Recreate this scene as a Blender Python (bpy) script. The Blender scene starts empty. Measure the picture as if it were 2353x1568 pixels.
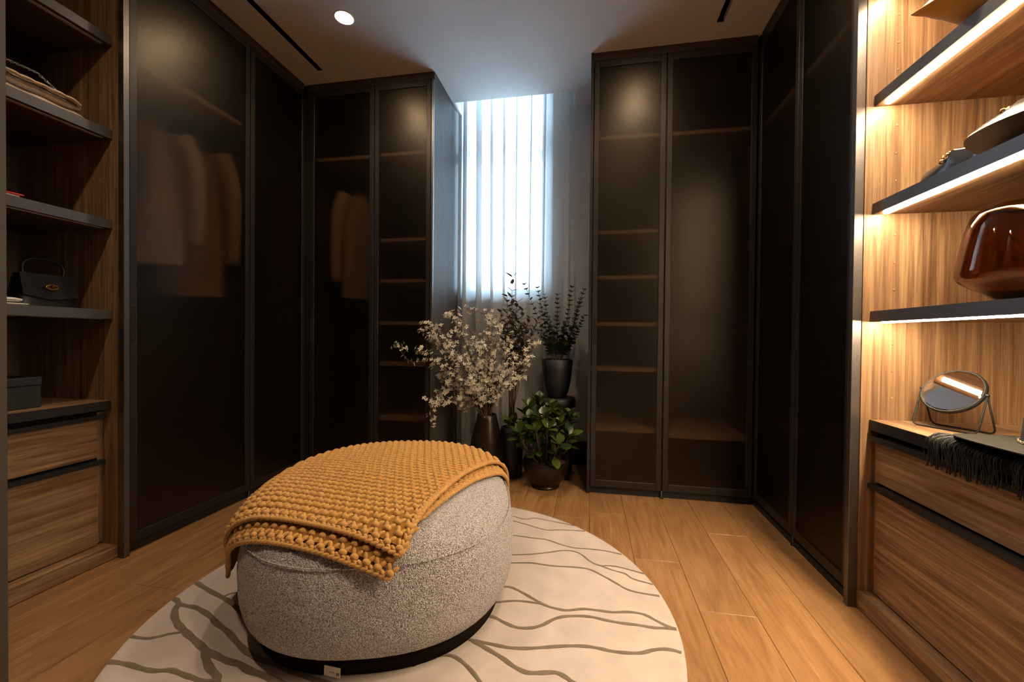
import bpy, math, random
import numpy as np
from mathutils import Vector, Matrix, Euler

random.seed(7)
RNG = np.random.default_rng(11)
PI = math.pi
scene = bpy.context.scene
COL = scene.collection

# ------------------------------------------------------------------ camera
YAW, PITCH, ROLL, CAM_H, FPX = -0.182, -0.0113, 0.0094, 0.9642, 952.2
cam = bpy.data.cameras.new('camera')
cam.sensor_width = 36.0
cam.lens = FPX / 2353.0 * 36.0
cam.clip_start = 0.02
cam_ob = bpy.data.objects.new('camera', cam)
COL.objects.link(cam_ob)
_f = Vector((math.sin(YAW) * math.cos(PITCH), math.cos(YAW) * math.cos(PITCH), math.sin(PITCH)))
_r0 = Vector((math.cos(YAW), -math.sin(YAW), 0))
_u0 = _r0.cross(_f)
_r = _r0 * math.cos(ROLL) + _u0 * math.sin(ROLL)
_u = _u0 * math.cos(ROLL) - _r0 * math.sin(ROLL)
_m = Matrix((_r, _u, -_f)).transposed().to_4x4()
_m.translation = Vector((0, 0, CAM_H))
cam_ob.matrix_world = _m
scene.camera = cam_ob

# ------------------------------------------------------------------ light levels
DAY_STRENGTH = 21.0
LED_STRENGTH = 225.0
LED_COLOR = (1.0, 0.79, 0.54)
DOWN_POWER = 4.4
DOWN_COLOR = (1.0, 0.79, 0.59)
scene.view_settings.view_transform = 'Standard'
scene.view_settings.look = 'None'
scene.view_settings.gamma = 1.0
scene.view_settings.use_curve_mapping = False
scene.view_settings.exposure = 0.0

world = bpy.data.worlds.new('daylight')
scene.world = world
world.use_nodes = True
_bg = world.node_tree.nodes['Background']
_bg.inputs['Color'].default_value = (0.56, 0.78, 1.0, 1)
_bg.inputs['Strength'].default_value = DAY_STRENGTH

cy = scene.cycles
cy.max_bounces = 7
cy.diffuse_bounces = 3
cy.glossy_bounces = 3
cy.transmission_bounces = 5
cy.transparent_max_bounces = 10
cy.caustics_reflective = False
cy.caustics_refractive = False
cy.sample_clamp_indirect = 4.0
cy.use_denoising = True
cy.use_adaptive_sampling = True
cy.adaptive_threshold = 0.15
cy.adaptive_min_samples = 16

# ------------------------------------------------------------------ materials
def new_mat(name):
    m = bpy.data.materials.new(name)
    m.use_nodes = True
    nt = m.node_tree
    return m, nt, nt.nodes, nt.links, nt.nodes['Principled BSDF']

def simple(name, col, rough=0.5, metal=0.0, spec=0.5, sheen=0.0, noise=0.0, nscale=30.0, bump=0.0, bscale=200.0, coat=0.0, emis=None, estr=0.0):
    m, nt, N, L, b = new_mat(name)
    b.inputs['Base Color'].default_value = (*col, 1)
    b.inputs['Roughness'].default_value = rough
    b.inputs['Metallic'].default_value = metal
    b.inputs['Specular IOR Level'].default_value = spec
    if sheen:
        b.inputs['Sheen Weight'].default_value = sheen
        b.inputs['Sheen Roughness'].default_value = 0.4
    if coat:
        b.inputs['Coat Weight'].default_value = coat
        b.inputs['Coat Roughness'].default_value = 0.15
    if emis:
        b.inputs['Emission Color'].default_value = (*emis, 1)
        b.inputs['Emission Strength'].default_value = estr
    tc = N.new('ShaderNodeTexCoord')
    if noise:
        n = N.new('ShaderNodeTexNoise'); n.inputs['Scale'].default_value = nscale; n.inputs['Detail'].default_value = 5
        L.new(tc.outputs['Object'], n.inputs['Vector'])
        mr = N.new('ShaderNodeMapRange')
        mr.inputs['To Min'].default_value = 1 - noise; mr.inputs['To Max'].default_value = 1 + noise
        mr.inputs['From Min'].default_value = 0.3; mr.inputs['From Max'].default_value = 0.7
        L.new(n.outputs['Fac'], mr.inputs['Value'])
        mx = N.new('ShaderNodeMix'); mx.data_type = 'RGBA'; mx.blend_type = 'MULTIPLY'
        mx.inputs['Factor'].default_value = 1
        mx.inputs['A'].default_value = (*col, 1)
        L.new(mr.outputs['Result'], mx.inputs['B'])
        L.new(mx.outputs['Result'], b.inputs['Base Color'])
    if bump:
        n2 = N.new('ShaderNodeTexNoise'); n2.inputs['Scale'].default_value = bscale; n2.inputs['Detail'].default_value = 3
        L.new(tc.outputs['Object'], n2.inputs['Vector'])
        bp = N.new('ShaderNodeBump'); bp.inputs['Strength'].default_value = bump; bp.inputs['Distance'].default_value = 0.003
        L.new(n2.outputs['Fac'], bp.inputs['Height']); L.new(bp.outputs['Normal'], b.inputs['Normal'])
    return m

def wood(name, dark, mid, light, axis='Z', rough=0.45, across=22.0, fine=170.0, along=1.1, contrast=1.0, rnd=0.0, swirl=0.0):
    """veneer: stretched noise bands along an axis, fine pores on top"""
    m, nt, N, L, b = new_mat(name)
    tc = N.new('ShaderNodeTexCoord')
    oi = N.new('ShaderNodeObjectInfo')
    add = N.new('ShaderNodeVectorMath'); add.operation = 'ADD'
    comb = N.new('ShaderNodeCombineXYZ')
    ml = N.new('ShaderNodeMath'); ml.operation = 'MULTIPLY'; ml.inputs[1].default_value = 13.7
    L.new(oi.outputs['Random'], ml.inputs[0])
    for i in range(3):
        L.new(ml.outputs[0], comb.inputs[i])
    L.new(tc.outputs['Object'], add.inputs[0]); L.new(comb.outputs[0], add.inputs[1])
    def stretched(sc_across, sc_along, detail, dist):
        mp = N.new('ShaderNodeMapping')
        s = [sc_across] * 3
        s['XYZ'.index(axis)] = sc_along
        mp.inputs['Scale'].default_value = s
        L.new(add.outputs[0], mp.inputs['Vector'])
        n = N.new('ShaderNodeTexNoise'); n.inputs['Scale'].default_value = 1.0
        n.inputs['Detail'].default_value = detail; n.inputs['Distortion'].default_value = dist
        n.inputs['Roughness'].default_value = 0.62
        L.new(mp.outputs[0], n.inputs['Vector'])
        return n
    n1 = stretched(across, along, 6, 0.9 + swirl)
    n2 = stretched(fine, along * 4, 4, 0.2)
    n3 = stretched(across * 0.25, along * 0.6, 3, 1.5 + swirl)
    mixv = N.new('ShaderNodeMath'); mixv.operation = 'MULTIPLY_ADD'
    mixv.inputs[1].default_value = 0.45
    L.new(n2.outputs['Fac'], mixv.inputs[0]); L.new(n1.outputs['Fac'], mixv.inputs[2])
    mixw = N.new('ShaderNodeMath'); mixw.operation = 'MULTIPLY_ADD'; mixw.inputs[1].default_value = 0.28
    L.new(n3.outputs['Fac'], mixw.inputs[0]); L.new(mixv.outputs[0], mixw.inputs[2])
    mr = N.new('ShaderNodeMapRange')
    c = 0.865
    mr.inputs['From Min'].default_value = c - 0.26 / contrast; mr.inputs['From Max'].default_value = c + 0.26 / contrast
    L.new(mixw.outputs[0], mr.inputs['Value'])
    cr = N.new('ShaderNodeValToRGB')
    e = cr.color_ramp.elements
    e[0].position = 0.0; e[0].color = (*dark, 1)
    e[1].position = 1.0; e[1].color = (*light, 1)
    em = cr.color_ramp.elements.new(0.5); em.color = (*mid, 1)
    L.new(mr.outputs[0], cr.inputs[0])
    out = cr.outputs[0]
    if rnd:
        hs = N.new('ShaderNodeHueSaturation')
        mv = N.new('ShaderNodeMapRange'); mv.inputs['To Min'].default_value = 1 - rnd; mv.inputs['To Max'].default_value = 1 + rnd
        L.new(oi.outputs['Random'], mv.inputs['Value']); L.new(mv.outputs[0], hs.inputs['Value'])
        L.new(out, hs.inputs['Color']); out = hs.outputs[0]
    L.new(out, b.inputs['Base Color'])
    b.inputs['Roughness'].default_value = rough
    bp = N.new('ShaderNodeBump'); bp.inputs['Strength'].default_value = 0.12; bp.inputs['Distance'].default_value = 0.001
    L.new(n2.outputs['Fac'], bp.inputs['Height']); L.new(bp.outputs['Normal'], b.inputs['Normal'])
    return m

def smoked_glass(name):
    m, nt, N, L, b = new_mat(name)
    N.remove(b)
    out = N['Material Output']
    tr = N.new('ShaderNodeBsdfTransparent'); tr.inputs['Color'].default_value = (0.92, 0.85, 0.78, 1)
    rf = N.new('ShaderNodeBsdfRefraction'); rf.inputs['Color'].default_value = (0.92, 0.84, 0.76, 1)
    rf.inputs['Roughness'].default_value = 0.42; rf.inputs['IOR'].default_value = 1.22
    gl = N.new('ShaderNodeBsdfAnisotropic'); gl.inputs['Color'].default_value = (0.95, 0.84, 0.70, 1)
    tc = N.new('ShaderNodeTexCoord')
    mp = N.new('ShaderNodeMapping'); mp.inputs['Scale'].default_value = (420, 420, 5)
    nz = N.new('ShaderNodeTexNoise'); nz.inputs['Scale'].default_value = 1.0; nz.inputs['Detail'].default_value = 3
    L.new(tc.outputs['Object'], mp.inputs['Vector']); L.new(mp.outputs[0], nz.inputs['Vector'])
    mr = N.new('ShaderNodeMapRange'); mr.inputs['To Min'].default_value = 0.29; mr.inputs['To Max'].default_value = 0.40
    L.new(nz.outputs['Fac'], mr.inputs['Value']); L.new(mr.outputs[0], gl.inputs['Roughness'])
    m1 = N.new('ShaderNodeMixShader'); m1.inputs[0].default_value = 0.62
    L.new(tr.outputs[0], m1.inputs[1]); L.new(rf.outputs[0], m1.inputs[2])
    lw = N.new('ShaderNodeLayerWeight'); lw.inputs['Blend'].default_value = 0.25
    fr = N.new('ShaderNodeMapRange'); fr.inputs['To Min'].default_value = 0.020; fr.inputs['To Max'].default_value = 0.075
    L.new(lw.outputs['Facing'], fr.inputs['Value'])
    m2 = N.new('ShaderNodeMixShader')
    L.new(fr.outputs[0], m2.inputs[0]); L.new(m1.outputs[0], m2.inputs[1]); L.new(gl.outputs[0], m2.inputs[2])
    L.new(m2.outputs[0], out.inputs['Surface'])
    return m

def sheer(name):
    m, nt, N, L, b = new_mat(name)
    N.remove(b)
    out = N['Material Output']
    tc = N.new('ShaderNodeTexCoord')
    nz = N.new('ShaderNodeTexNoise'); nz.inputs['Scale'].default_value = 1.0; nz.inputs['Detail'].default_value = 4
    mp = N.new('ShaderNodeMapping'); mp.inputs['Scale'].default_value = (900, 900, 260)
    L.new(tc.outputs['Object'], mp.inputs['Vector']); L.new(mp.outputs[0], nz.inputs['Vector'])
    mr = N.new('ShaderNodeMapRange'); mr.inputs['From Min'].default_value = 0.35; mr.inputs['From Max'].default_value = 0.65
    mr.inputs['To Min'].default_value = 0.06; mr.inputs['To Max'].default_value = 0.20
    L.new(nz.outputs['Fac'], mr.inputs['Value'])
    df = N.new('ShaderNodeBsdfDiffuse'); df.inputs['Color'].default_value = (0.62, 0.60, 0.57, 1)
    tl = N.new('ShaderNodeBsdfTranslucent'); tl.inputs['Color'].default_value = (0.80, 0.80, 0.80, 1)
    tr = N.new('ShaderNodeBsdfTransparent'); tr.inputs['Color'].default_value = (1, 1, 1, 1)
    m1 = N.new('ShaderNodeMixShader'); m1.inputs[0].default_value = 0.62
    L.new(df.outputs[0], m1.inputs[1]); L.new(tl.outputs[0], m1.inputs[2])
    # a slanting thread layer hides more than one seen square on
    lw = N.new('ShaderNodeLayerWeight'); lw.inputs['Blend'].default_value = 0.5
    inv = N.new('ShaderNodeMath'); inv.operation = 'SUBTRACT'; inv.inputs[0].default_value = 1.0
    L.new(lw.outputs['Facing'], inv.inputs[1])
    ml = N.new('ShaderNodeMath'); ml.operation = 'MULTIPLY'
    L.new(inv.outputs[0], ml.inputs[0]); L.new(mr.outputs[0], ml.inputs[1])
    m2 = N.new('ShaderNodeMixShader')
    L.new(ml.outputs[0], m2.inputs[0]); L.new(m1.outputs[0], m2.inputs[1]); L.new(tr.outputs[0], m2.inputs[2])
    L.new(m2.outputs[0], out.inputs['Surface'])
    return m

def clear_glass(name, col=(1, 1, 1), rough=0.0, ior=1.45):
    m, nt, N, L, b = new_mat(name)
    b.inputs['Base Color'].default_value = (*col, 1)
    b.inputs['Roughness'].default_value = rough
    b.inputs['IOR'].default_value = ior
    b.inputs['Transmission Weight'].default_value = 1.0
    return m

def pane_glass(name):
    m, nt, N, L, b = new_mat(name)
    N.remove(b)
    out = N['Material Output']
    tr = N.new('ShaderNodeBsdfTransparent'); tr.inputs['Color'].default_value = (0.93, 0.96, 0.97, 1)
    gl = N.new('ShaderNodeBsdfGlossy'); gl.inputs['Roughness'].default_value = 0.02
    fr = N.new('ShaderNodeFresnel'); fr.inputs['IOR'].default_value = 1.45
    mx = N.new('ShaderNodeMixShader')
    L.new(fr.outputs[0], mx.inputs[0]); L.new(tr.outputs[0], mx.inputs[1]); L.new(gl.outputs[0], mx.inputs[2])
    L.new(mx.outputs[0], out.inputs['Surface'])
    return m

def boucle(name):
    m, nt, N, L, b = new_mat(name)
    tc = N.new('ShaderNodeTexCoord')
    v = N.new('ShaderNodeTexVoronoi'); v.inputs['Scale'].default_value = 330; v.inputs['Randomness'].default_value = 1
    n = N.new('ShaderNodeTexNoise'); n.inputs['Scale'].default_value = 290; n.inputs['Detail'].default_value = 4
    L.new(tc.outputs['Object'], v.inputs['Vector']); L.new(tc.outputs['Object'], n.inputs['Vector'])
    cr = N.new('ShaderNodeValToRGB')
    cr.color_ramp.elements[0].position = 0.38; cr.color_ramp.elements[0].color = (0.21, 0.18, 0.16, 1)
    cr.color_ramp.elements[1].position = 0.60; cr.color_ramp.elements[1].color = (0.76, 0.71, 0.68, 1)
    L.new(n.outputs['Fac'], cr.inputs[0])
    L.new(cr.outputs[0], b.inputs['Base Color'])
    b.inputs['Roughness'].default_value = 0.9; b.inputs['Specular IOR Level'].default_value = 0.15
    b.inputs['Sheen Weight'].default_value = 0.25
    s = N.new('ShaderNodeMath'); s.operation = 'SUBTRACT'
    L.new(n.outputs['Fac'], s.inputs[0]); L.new(v.outputs['Distance'], s.inputs[1])
    bp = N.new('ShaderNodeBump'); bp.inputs['Strength'].default_value = 0.9; bp.inputs['Distance'].default_value = 0.004
    L.new(s.outputs[0], bp.inputs['Height']); L.new(bp.outputs['Normal'], b.inputs['Normal'])
    return m

def leafmat(name, c1, c2, rough=0.35, trans=0.0):
    m, nt, N, L, b = new_mat(name)
    oi = N.new('ShaderNodeObjectInfo')
    cr = N.new('ShaderNodeValToRGB')
    cr.color_ramp.elements[0].color = (*c1, 1); cr.color_ramp.elements[1].color = (*c2, 1)
    L.new(oi.outputs['Random'], cr.inputs[0]); L.new(cr.outputs[0], b.inputs['Base Color'])
    b.inputs['Roughness'].default_value = rough
    if trans:
        b.inputs['Subsurface Weight'].default_value = 0.0
    return m

M = {}
M['ceiling'] = simple('white_ceiling_paint', (0.80, 0.78, 0.75), 0.85, noise=0.02, nscale=4)
M['wall'] = simple('grey_wall_paint', (0.62, 0.60, 0.57), 0.85, noise=0.03, nscale=6)
M['darkwall'] = simple('dark_brown_wall_paint', (0.10, 0.075, 0.06), 0.8, noise=0.05, nscale=6)
M['baseboard'] = simple('black_baseboard_paint', (0.012, 0.010, 0.009), 0.5)
M['bronze'] = simple('dark_bronze_metal', (0.034, 0.027, 0.022), 0.42, metal=0.5, noise=0.03, nscale=120)
M['cabdoor'] = simple('satin_brown_lacquer', (0.070, 0.056, 0.045), 0.45, noise=0.06, nscale=60)
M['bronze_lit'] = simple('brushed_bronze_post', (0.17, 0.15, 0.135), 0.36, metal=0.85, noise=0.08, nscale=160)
M['blackmetal'] = simple('black_anodised_metal', (0.03, 0.028, 0.028), 0.42, metal=0.5, noise=0.1, nscale=120)
M['wire'] = simple('matt_black_wire', (0.012, 0.011, 0.010), 0.6, spec=0.3)
M['shelfedge'] = simple('graphite_shelf_edge', (0.115, 0.108, 0.108), 0.40, metal=0.55, noise=0.08, nscale=150)
M['gap'] = simple('black_recess', (0.004, 0.004, 0.004), 0.9)
M['innershelf'] = simple('bronze_laminate_shelf', (0.40, 0.30, 0.22), 0.6)
M['diffuser'] = simple('opal_diffuser_off', (0.42, 0.36, 0.33), 0.5)
M['led'] = simple('led_diffuser_lit', (0.9, 0.8, 0.65), 0.5, emis=LED_COLOR, estr=LED_STRENGTH)
M['lens'] = simple('downlight_lens_lit', (0.9, 0.85, 0.8), 0.4, emis=(1.0, 0.76, 0.50), estr=210.0)
M['whitetrim'] = simple('white_fixture_trim', (0.75, 0.73, 0.70), 0.5)
W_D, W_M, W_L = (0.100, 0.047, 0.020), (0.240, 0.130, 0.060), (0.43, 0.268, 0.138)
M['woodZ'] = wood('walnut_veneer_upright_grain', W_D, W_M, W_L, 'Z', 0.5, across=44, fine=210, contrast=1.15)
M['woodY'] = wood('walnut_veneer_lengthwise_grain', W_D, W_M, W_L, 'Y', 0.5, across=30, fine=210, contrast=1.1, swirl=0.8)
M['darkwoodZ'] = wood('smoked_veneer_upright_grain', (0.030, 0.019, 0.012), (0.060, 0.038, 0.024), (0.105, 0.066, 0.042), 'Z', 0.5, across=30)  # on the unlit shelf unit's back: walnut with the shade put into the colour
M['darkwoodX'] = wood('smoked_veneer_cross_grain', (0.030, 0.017, 0.010), (0.060, 0.034, 0.020), (0.105, 0.060, 0.036), 'X', 0.5, across=30)
M['darkwoodY'] = wood('smoked_veneer_long_grain', (0.030, 0.017, 0.010), (0.060, 0.034, 0.020), (0.105, 0.060, 0.036), 'Y', 0.5, across=30)  # unlit unit's shelves use it as walnut darkened for shade
M['sidewood'] = wood('grey_brown_veneer', (0.045, 0.036, 0.030), (0.085, 0.070, 0.060), (0.14, 0.118, 0.103), 'Z', 0.55, across=60, fine=260, contrast=0.8)
M['sidewood'].node_tree.nodes['Principled BSDF'].inputs['Specular IOR Level'].default_value = 0.25
M['oak'] = wood('oiled_oak_plank', (0.165, 0.074, 0.027), (0.29, 0.142, 0.054), (0.385, 0.208, 0.090), 'Y', 0.36, across=13, fine=110, along=1.5, contrast=0.85, rnd=0.10, swirl=1.6)
M['glass'] = smoked_glass('satin_smoked_glass')
M['sheer'] = sheer('sheer_voile')
M['pane'] = pane_glass('window_glass')
M['frame'] = simple('grey_window_frame', (0.45, 0.47, 0.50), 0.5)
M['rug'] = simple('beige_rug_pile', (0.60, 0.495, 0.43), 0.95, spec=0.1, sheen=0.3, noise=0.10, nscale=9, bump=0.5, bscale=700)
M['rugline'] = simple('taupe_rug_pile', (0.215, 0.160, 0.110), 0.95, spec=0.1, sheen=0.3, noise=0.12, nscale=40, bump=0.5, bscale=700)
M['boucle'] = boucle('oatmeal_boucle')
M['plinth'] = simple('black_brown_plinth', (0.014, 0.008, 0.006), 0.9, spec=0.1)
M['knit'] = simple('ochre_cotton_yarn', (0.58, 0.305, 0.085), 0.85, spec=0.2, sheen=0.3, noise=0.10, nscale=60, bump=0.5, bscale=500)
M['knitbase'] = simple('ochre_knit_ground', (0.33, 0.15, 0.03), 0.95, spec=0.1)
M['bronzepot'] = simple('dark_bronze_glaze', (0.034, 0.021, 0.014), 0.30, metal=0.55, noise=0.15, nscale=12)
M['blackpot'] = simple('matt_black_glaze', (0.012, 0.012, 0.013), 0.5)
M['soil'] = simple('dark_potting_bark', (0.05, 0.026, 0.012), 0.95, noise=0.4, nscale=60, bump=1.0, bscale=90)
M['twig'] = simple('brown_twig_bark', (0.085, 0.045, 0.025), 0.8, noise=0.2, nscale=60)
M['petal'] = leafmat('cream_petals', (0.52, 0.46, 0.34), (0.72, 0.66, 0.54), 0.7)
M['leaf'] = leafmat('glossy_green_leaf', (0.014, 0.032, 0.010), (0.085, 0.115, 0.012), 0.30)
M['euc'] = leafmat('dusky_eucalyptus_leaf', (0.022, 0.036, 0.030), (0.065, 0.085, 0.060), 0.5)
M['euc_lime'] = leafmat('lime_eucalyptus_tip', (0.22, 0.25, 0.05), (0.33, 0.36, 0.09), 0.5)
M['dried'] = leafmat('dried_brown_leaf', (0.060, 0.043, 0.032), (0.20, 0.135, 0.090), 0.7)
M['chain'] = simple('pale_ball_chain', (0.62, 0.60, 0.58), 0.5)
M['gold'] = simple('polished_gold', (0.85, 0.52, 0.14), 0.18, metal=1.0)
M['leather'] = simple('black_polished_leather', (0.013, 0.010, 0.009), 0.22, coat=0.4)
M['sole'] = simple('dark_brown_leather_sole', (0.030, 0.020, 0.013), 0.5)
M['insole'] = simple('cream_leather_lining', (0.80, 0.70, 0.56), 0.55)
M['thread'] = simple('cream_stitching', (0.65, 0.52, 0.38), 0.7)
M['velvet'] = simple('golden_velvet', (0.55, 0.27, 0.028), 0.75, sheen=1.0, noise=0.15, nscale=14, bump=0.15, bscale=400)
M['amber'] = clear_glass('amber_glass', (0.50, 0.25, 0.06), 0.02, 1.5)
M['mirror'] = simple('mirror_silver', (0.93, 0.93, 0.92), 0.01, metal=1.0)
M['felt'] = simple('charcoal_felt', (0.026, 0.024, 0.021), 0.9, spec=0.1, noise=0.15, nscale=40, bump=0.3, bscale=500)
M['hatcord'] = simple('tan_braided_cord', (0.10, 0.07, 0.045), 0.8)
M['scarf'] = simple('black_silk_scarf', (0.012, 0.011, 0.010), 0.55)
M['wool'] = simple('oatmeal_cable_wool', (0.66, 0.50, 0.37), 0.95, spec=0.1, sheen=0.3, noise=0.12, nscale=60, bump=0.8, bscale=260)
M['silver'] = simple('silver_chain', (0.55, 0.52, 0.45), 0.25, metal=1.0)
M['redcover'] = simple('red_book_cover', (0.75, 0.05, 0.015), 0.5)
M['paper'] = simple('white_book_pages', (0.62, 0.58, 0.56), 0.8)
M['whitecloth'] = simple('white_folded_cotton', (0.72, 0.68, 0.63), 0.9, bump=0.4, bscale=200)
M['blackbox'] = simple('black_textured_leatherette', (0.006, 0.006, 0.007), 0.55, bump=0.8, bscale=300)
M['bagleather'] = simple('black_bag_leather', (0.007, 0.007, 0.009), 0.4, bump=0.2, bscale=200)
M['shirt1'] = simple('pale_taupe_shirt_cloth', (0.82, 0.72, 0.65), 0.9, noise=0.1, nscale=8)
M['shirt2'] = simple('brown_coat_wool', (0.50, 0.36, 0.24), 0.9, noise=0.1, nscale=8)
M['jacket'] = simple('black_jacket_wool', (0.04, 0.032, 0.028), 0.9)
M['tagwhite'] = simple('paper_tag_white', (0.62, 0.55, 0.48), 0.8)
M['tagblack'] = simple('paper_tag_black_print', (0.02, 0.015, 0.012), 0.8)

# ------------------------------------------------------------------ mesh helpers
class MB:
    def __init__(self):
        self.v = []; self.f = []; self.s = []
    def add(self, vs, fs, smooth=True):
        o = len(self.v)
        self.v.extend([tuple(map(float, p)) for p in vs])
        self.f.extend([tuple(i + o for i in f) for f in fs])
        self.s.extend([smooth] * len(fs))
        return self
    def box(self, x0, x1, y0, y1, z0, z1, bev=0.0):
        x0, x1 = sorted((x0, x1)); y0, y1 = sorted((y0, y1)); z0, z1 = sorted((z0, z1))
        if not bev:
            vs = [(x0, y0, z0), (x1, y0, z0), (x1, y1, z0), (x0, y1, z0), (x0, y0, z1), (x1, y0, z1), (x1, y1, z1), (x0, y1, z1)]
            fs = [(0, 3, 2, 1), (4, 5, 6, 7), (0, 1, 5, 4), (1, 2, 6, 5), (2, 3, 7, 6), (3, 0, 4, 7)]
            return self.add(vs, fs, False)
        b = min(bev, (x1 - x0) / 2.01, (y1 - y0) / 2.01, (z1 - z0) / 2.01)
        vs = []
        for (cx, sx) in ((x0, 1), (x1, -1)):
            for (cy_, sy) in ((y0, 1), (y1, -1)):
                for (cz, sz) in ((z0, 1), (z1, -1)):
                    vs += [(cx, cy_ + sy * b, cz + sz * b), (cx + sx * b, cy_, cz + sz * b), (cx + sx * b, cy_ + sy * b, cz)]
        def I(ix, iy, iz, k): return ((ix * 2 + iy) * 2 + iz) * 3 + k
        fs = []
        for ix in (0, 1):
            q = [I(ix, 0, 0, 0), I(ix, 1, 0, 0), I(ix, 1, 1, 0), I(ix, 0, 1, 0)]
            fs.append(q[::-1] if ix == 0 else q)
            q = [I(0, ix, 0, 1), I(1, ix, 0, 1), I(1, ix, 1, 1), I(0, ix, 1, 1)]
            fs.append(q if ix == 0 else q[::-1])
            q = [I(0, 0, ix, 2), I(1, 0, ix, 2), I(1, 1, ix, 2), I(0, 1, ix, 2)]
            fs.append(q[::-1] if ix == 0 else q)
        for a in (0, 1):
            for c in (0, 1):
                q = [I(a, c, 0, 0), I(a, c, 1, 0), I(a, c, 1, 1), I(a, c, 0, 1)]
                fs.append(q if (a + c) % 2 == 0 else q[::-1])
                q = [I(a, 0, c, 0), I(a, 1, c, 0), I(a, 1, c, 2), I(a, 0, c, 2)]
                fs.append(q[::-1] if (a + c) % 2 == 0 else q)
                q = [I(0, a, c, 1), I(1, a, c, 1), I(1, a, c, 2), I(0, a, c, 2)]
                fs.append(q if (a + c) % 2 == 0 else q[::-1])
        for a in (0, 1):
            for c in (0, 1):
                for d in (0, 1):
                    t = [I(a, c, d, 0), I(a, c, d, 1), I(a, c, d, 2)]
                    fs.append(t if (a + c + d) % 2 == 1 else t[::-1])
        return self.add(vs, fs, False)
    def tube(self, pts, rad, n=8, cap=True, closed=False):
        P = [Vector(p) for p in pts]; k = len(P)
        if not hasattr(rad, '__len__'): rad = [rad] * k
        T = []
        for i in range(k):
            a = P[(i - 1) % k] if (closed or i > 0) else P[0]
            b = P[(i + 1) % k] if (closed or i < k - 1) else P[-1]
            d = (b - a)
            T.append(d.normalized() if d.length > 1e-9 else Vector((0, 0, 1)))
        up = Vector((0, 0, 1)) if abs(T[0].z) < 0.9 else Vector((1, 0, 0))
        nrm = (up - T[0] * up.dot(T[0])).normalized()
        vs = []
        for i in range(k):
            nrm = (nrm - T[i] * nrm.dot(T[i]))
            nrm = nrm.normalized() if nrm.length > 1e-6 else T[i].orthogonal().normalized()
            bi = T[i].cross(nrm)
            for j in range(n):
                a = 2 * PI * j / n
                vs.append(P[i] + (nrm * math.cos(a) + bi * math.sin(a)) * rad[i])
        fs = []
        for i in range(k if closed else k - 1):
            i2 = (i + 1) % k
            for j in range(n):
                j2 = (j + 1) % n
                fs.append((i * n + j, i * n + j2, i2 * n + j2, i2 * n + j))
        if cap and not closed:
            fs.append(tuple(range(n))[::-1]); fs.append(tuple((k - 1) * n + j for j in range(n)))
        return self.add(vs, fs, True)
    def lathe(self, prof, cx=0, cy=0, n=40, cz=0):
        """prof: (r, z) list; r=0 ends close with a pole"""
        vs = []; fs = []; rows = []
        for r, z in prof:
            if r <= 1e-6:
                rows.append([len(vs)]); vs.append((cx, cy, cz + z))
            else:
                rows.append(list(range(len(vs), len(vs) + n)))
                for j in range(n):
                    a = 2 * PI * j / n
                    vs.append((cx + r * math.cos(a), cy + r * math.sin(a), cz + z))
        for A, B in zip(rows, rows[1:]):
            for j in range(n):
                j2 = (j + 1) % n
                if len(A) == 1 and len(B) == 1: continue
                if len(A) == 1: fs.append((A[0], B[j2], B[j]))
                elif len(B) == 1: fs.append((A[j], A[j2], B[0]))
                else: fs.append((A[j], A[j2], B[j2], B[j]))
        return self.add(vs, fs, True)
    def ball(self, c, r, mat=None, nu=10, nv=6):
        vs = []; fs = []
        if not hasattr(r, '__len__'): r = (r, r, r)
        for i in range(1, nv):
            t = PI * i / nv
            for j in range(nu):
                p = 2 * PI * j / nu
                vs.append(Vector((r[0] * math.sin(t) * math.cos(p), r[1] * math.sin(t) * math.sin(p), r[2] * math.cos(t))))
        top = len(vs); vs.append(Vector((0, 0, r[2]))); bot = len(vs); vs.append(Vector((0, 0, -r[2])))
        for i in range(nv - 2):
            for j in range(nu):
                j2 = (j + 1) % nu
                fs.append((i * nu + j, (i + 1) * nu + j, (i + 1) * nu + j2, i * nu + j2))
        for j in range(nu):
            j2 = (j + 1) % nu
            fs.append((top, j, j2)); fs.append((bot, (nv - 2) * nu + j2, (nv - 2) * nu + j))
        if mat is not None: vs = [mat @ v for v in vs]
        vs = [v + Vector(c) for v in vs]
        return self.add(vs, fs, True)
    def grid(self, fn, nu, nv, smooth=True, closed_u=False):
        vs = [fn(i, j) for i in range(nu) for j in range(nv)]
        fs = []
        for i in range(nu if closed_u else nu - 1):
            i2 = (i + 1) % nu
            for j in range(nv - 1):
                fs.append((i * nv + j, i2 * nv + j, i2 * nv + j + 1, i * nv + j + 1))
        return self.add(vs, fs, smooth)
    def prism(self, poly, z0, z1, smooth=False):
        n = len(poly)
        vs = [(x, y, z0) for x, y in poly] + [(x, y, z1) for x, y in poly]
        fs = [tuple(range(n))[::-1], tuple(range(n, 2 * n))]
        self.add(vs, fs, False)
        o = len(self.v) - 2 * n
        for i in range(n):
            j = (i + 1) % n
            self.f.append((o + i, o + j, o + n + j, o + n + i)); self.s.append(smooth)
        return self
    def mesh(self, name, off=(0, 0, 0)):
        me = bpy.data.meshes.new(name)
        if any(off):
            vs = [(x - off[0], y - off[1], z - off[2]) for x, y, z in self.v]
        else:
            vs = self.v
        me.from_pydata(vs, [], self.f)
        me.polygons.foreach_set('use_smooth', self.s)
        me.update()
        return me

def wloc(o):
    p = Vector((0, 0, 0))
    while o is not None:
        p += o.location; o = o.parent
    return p

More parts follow.
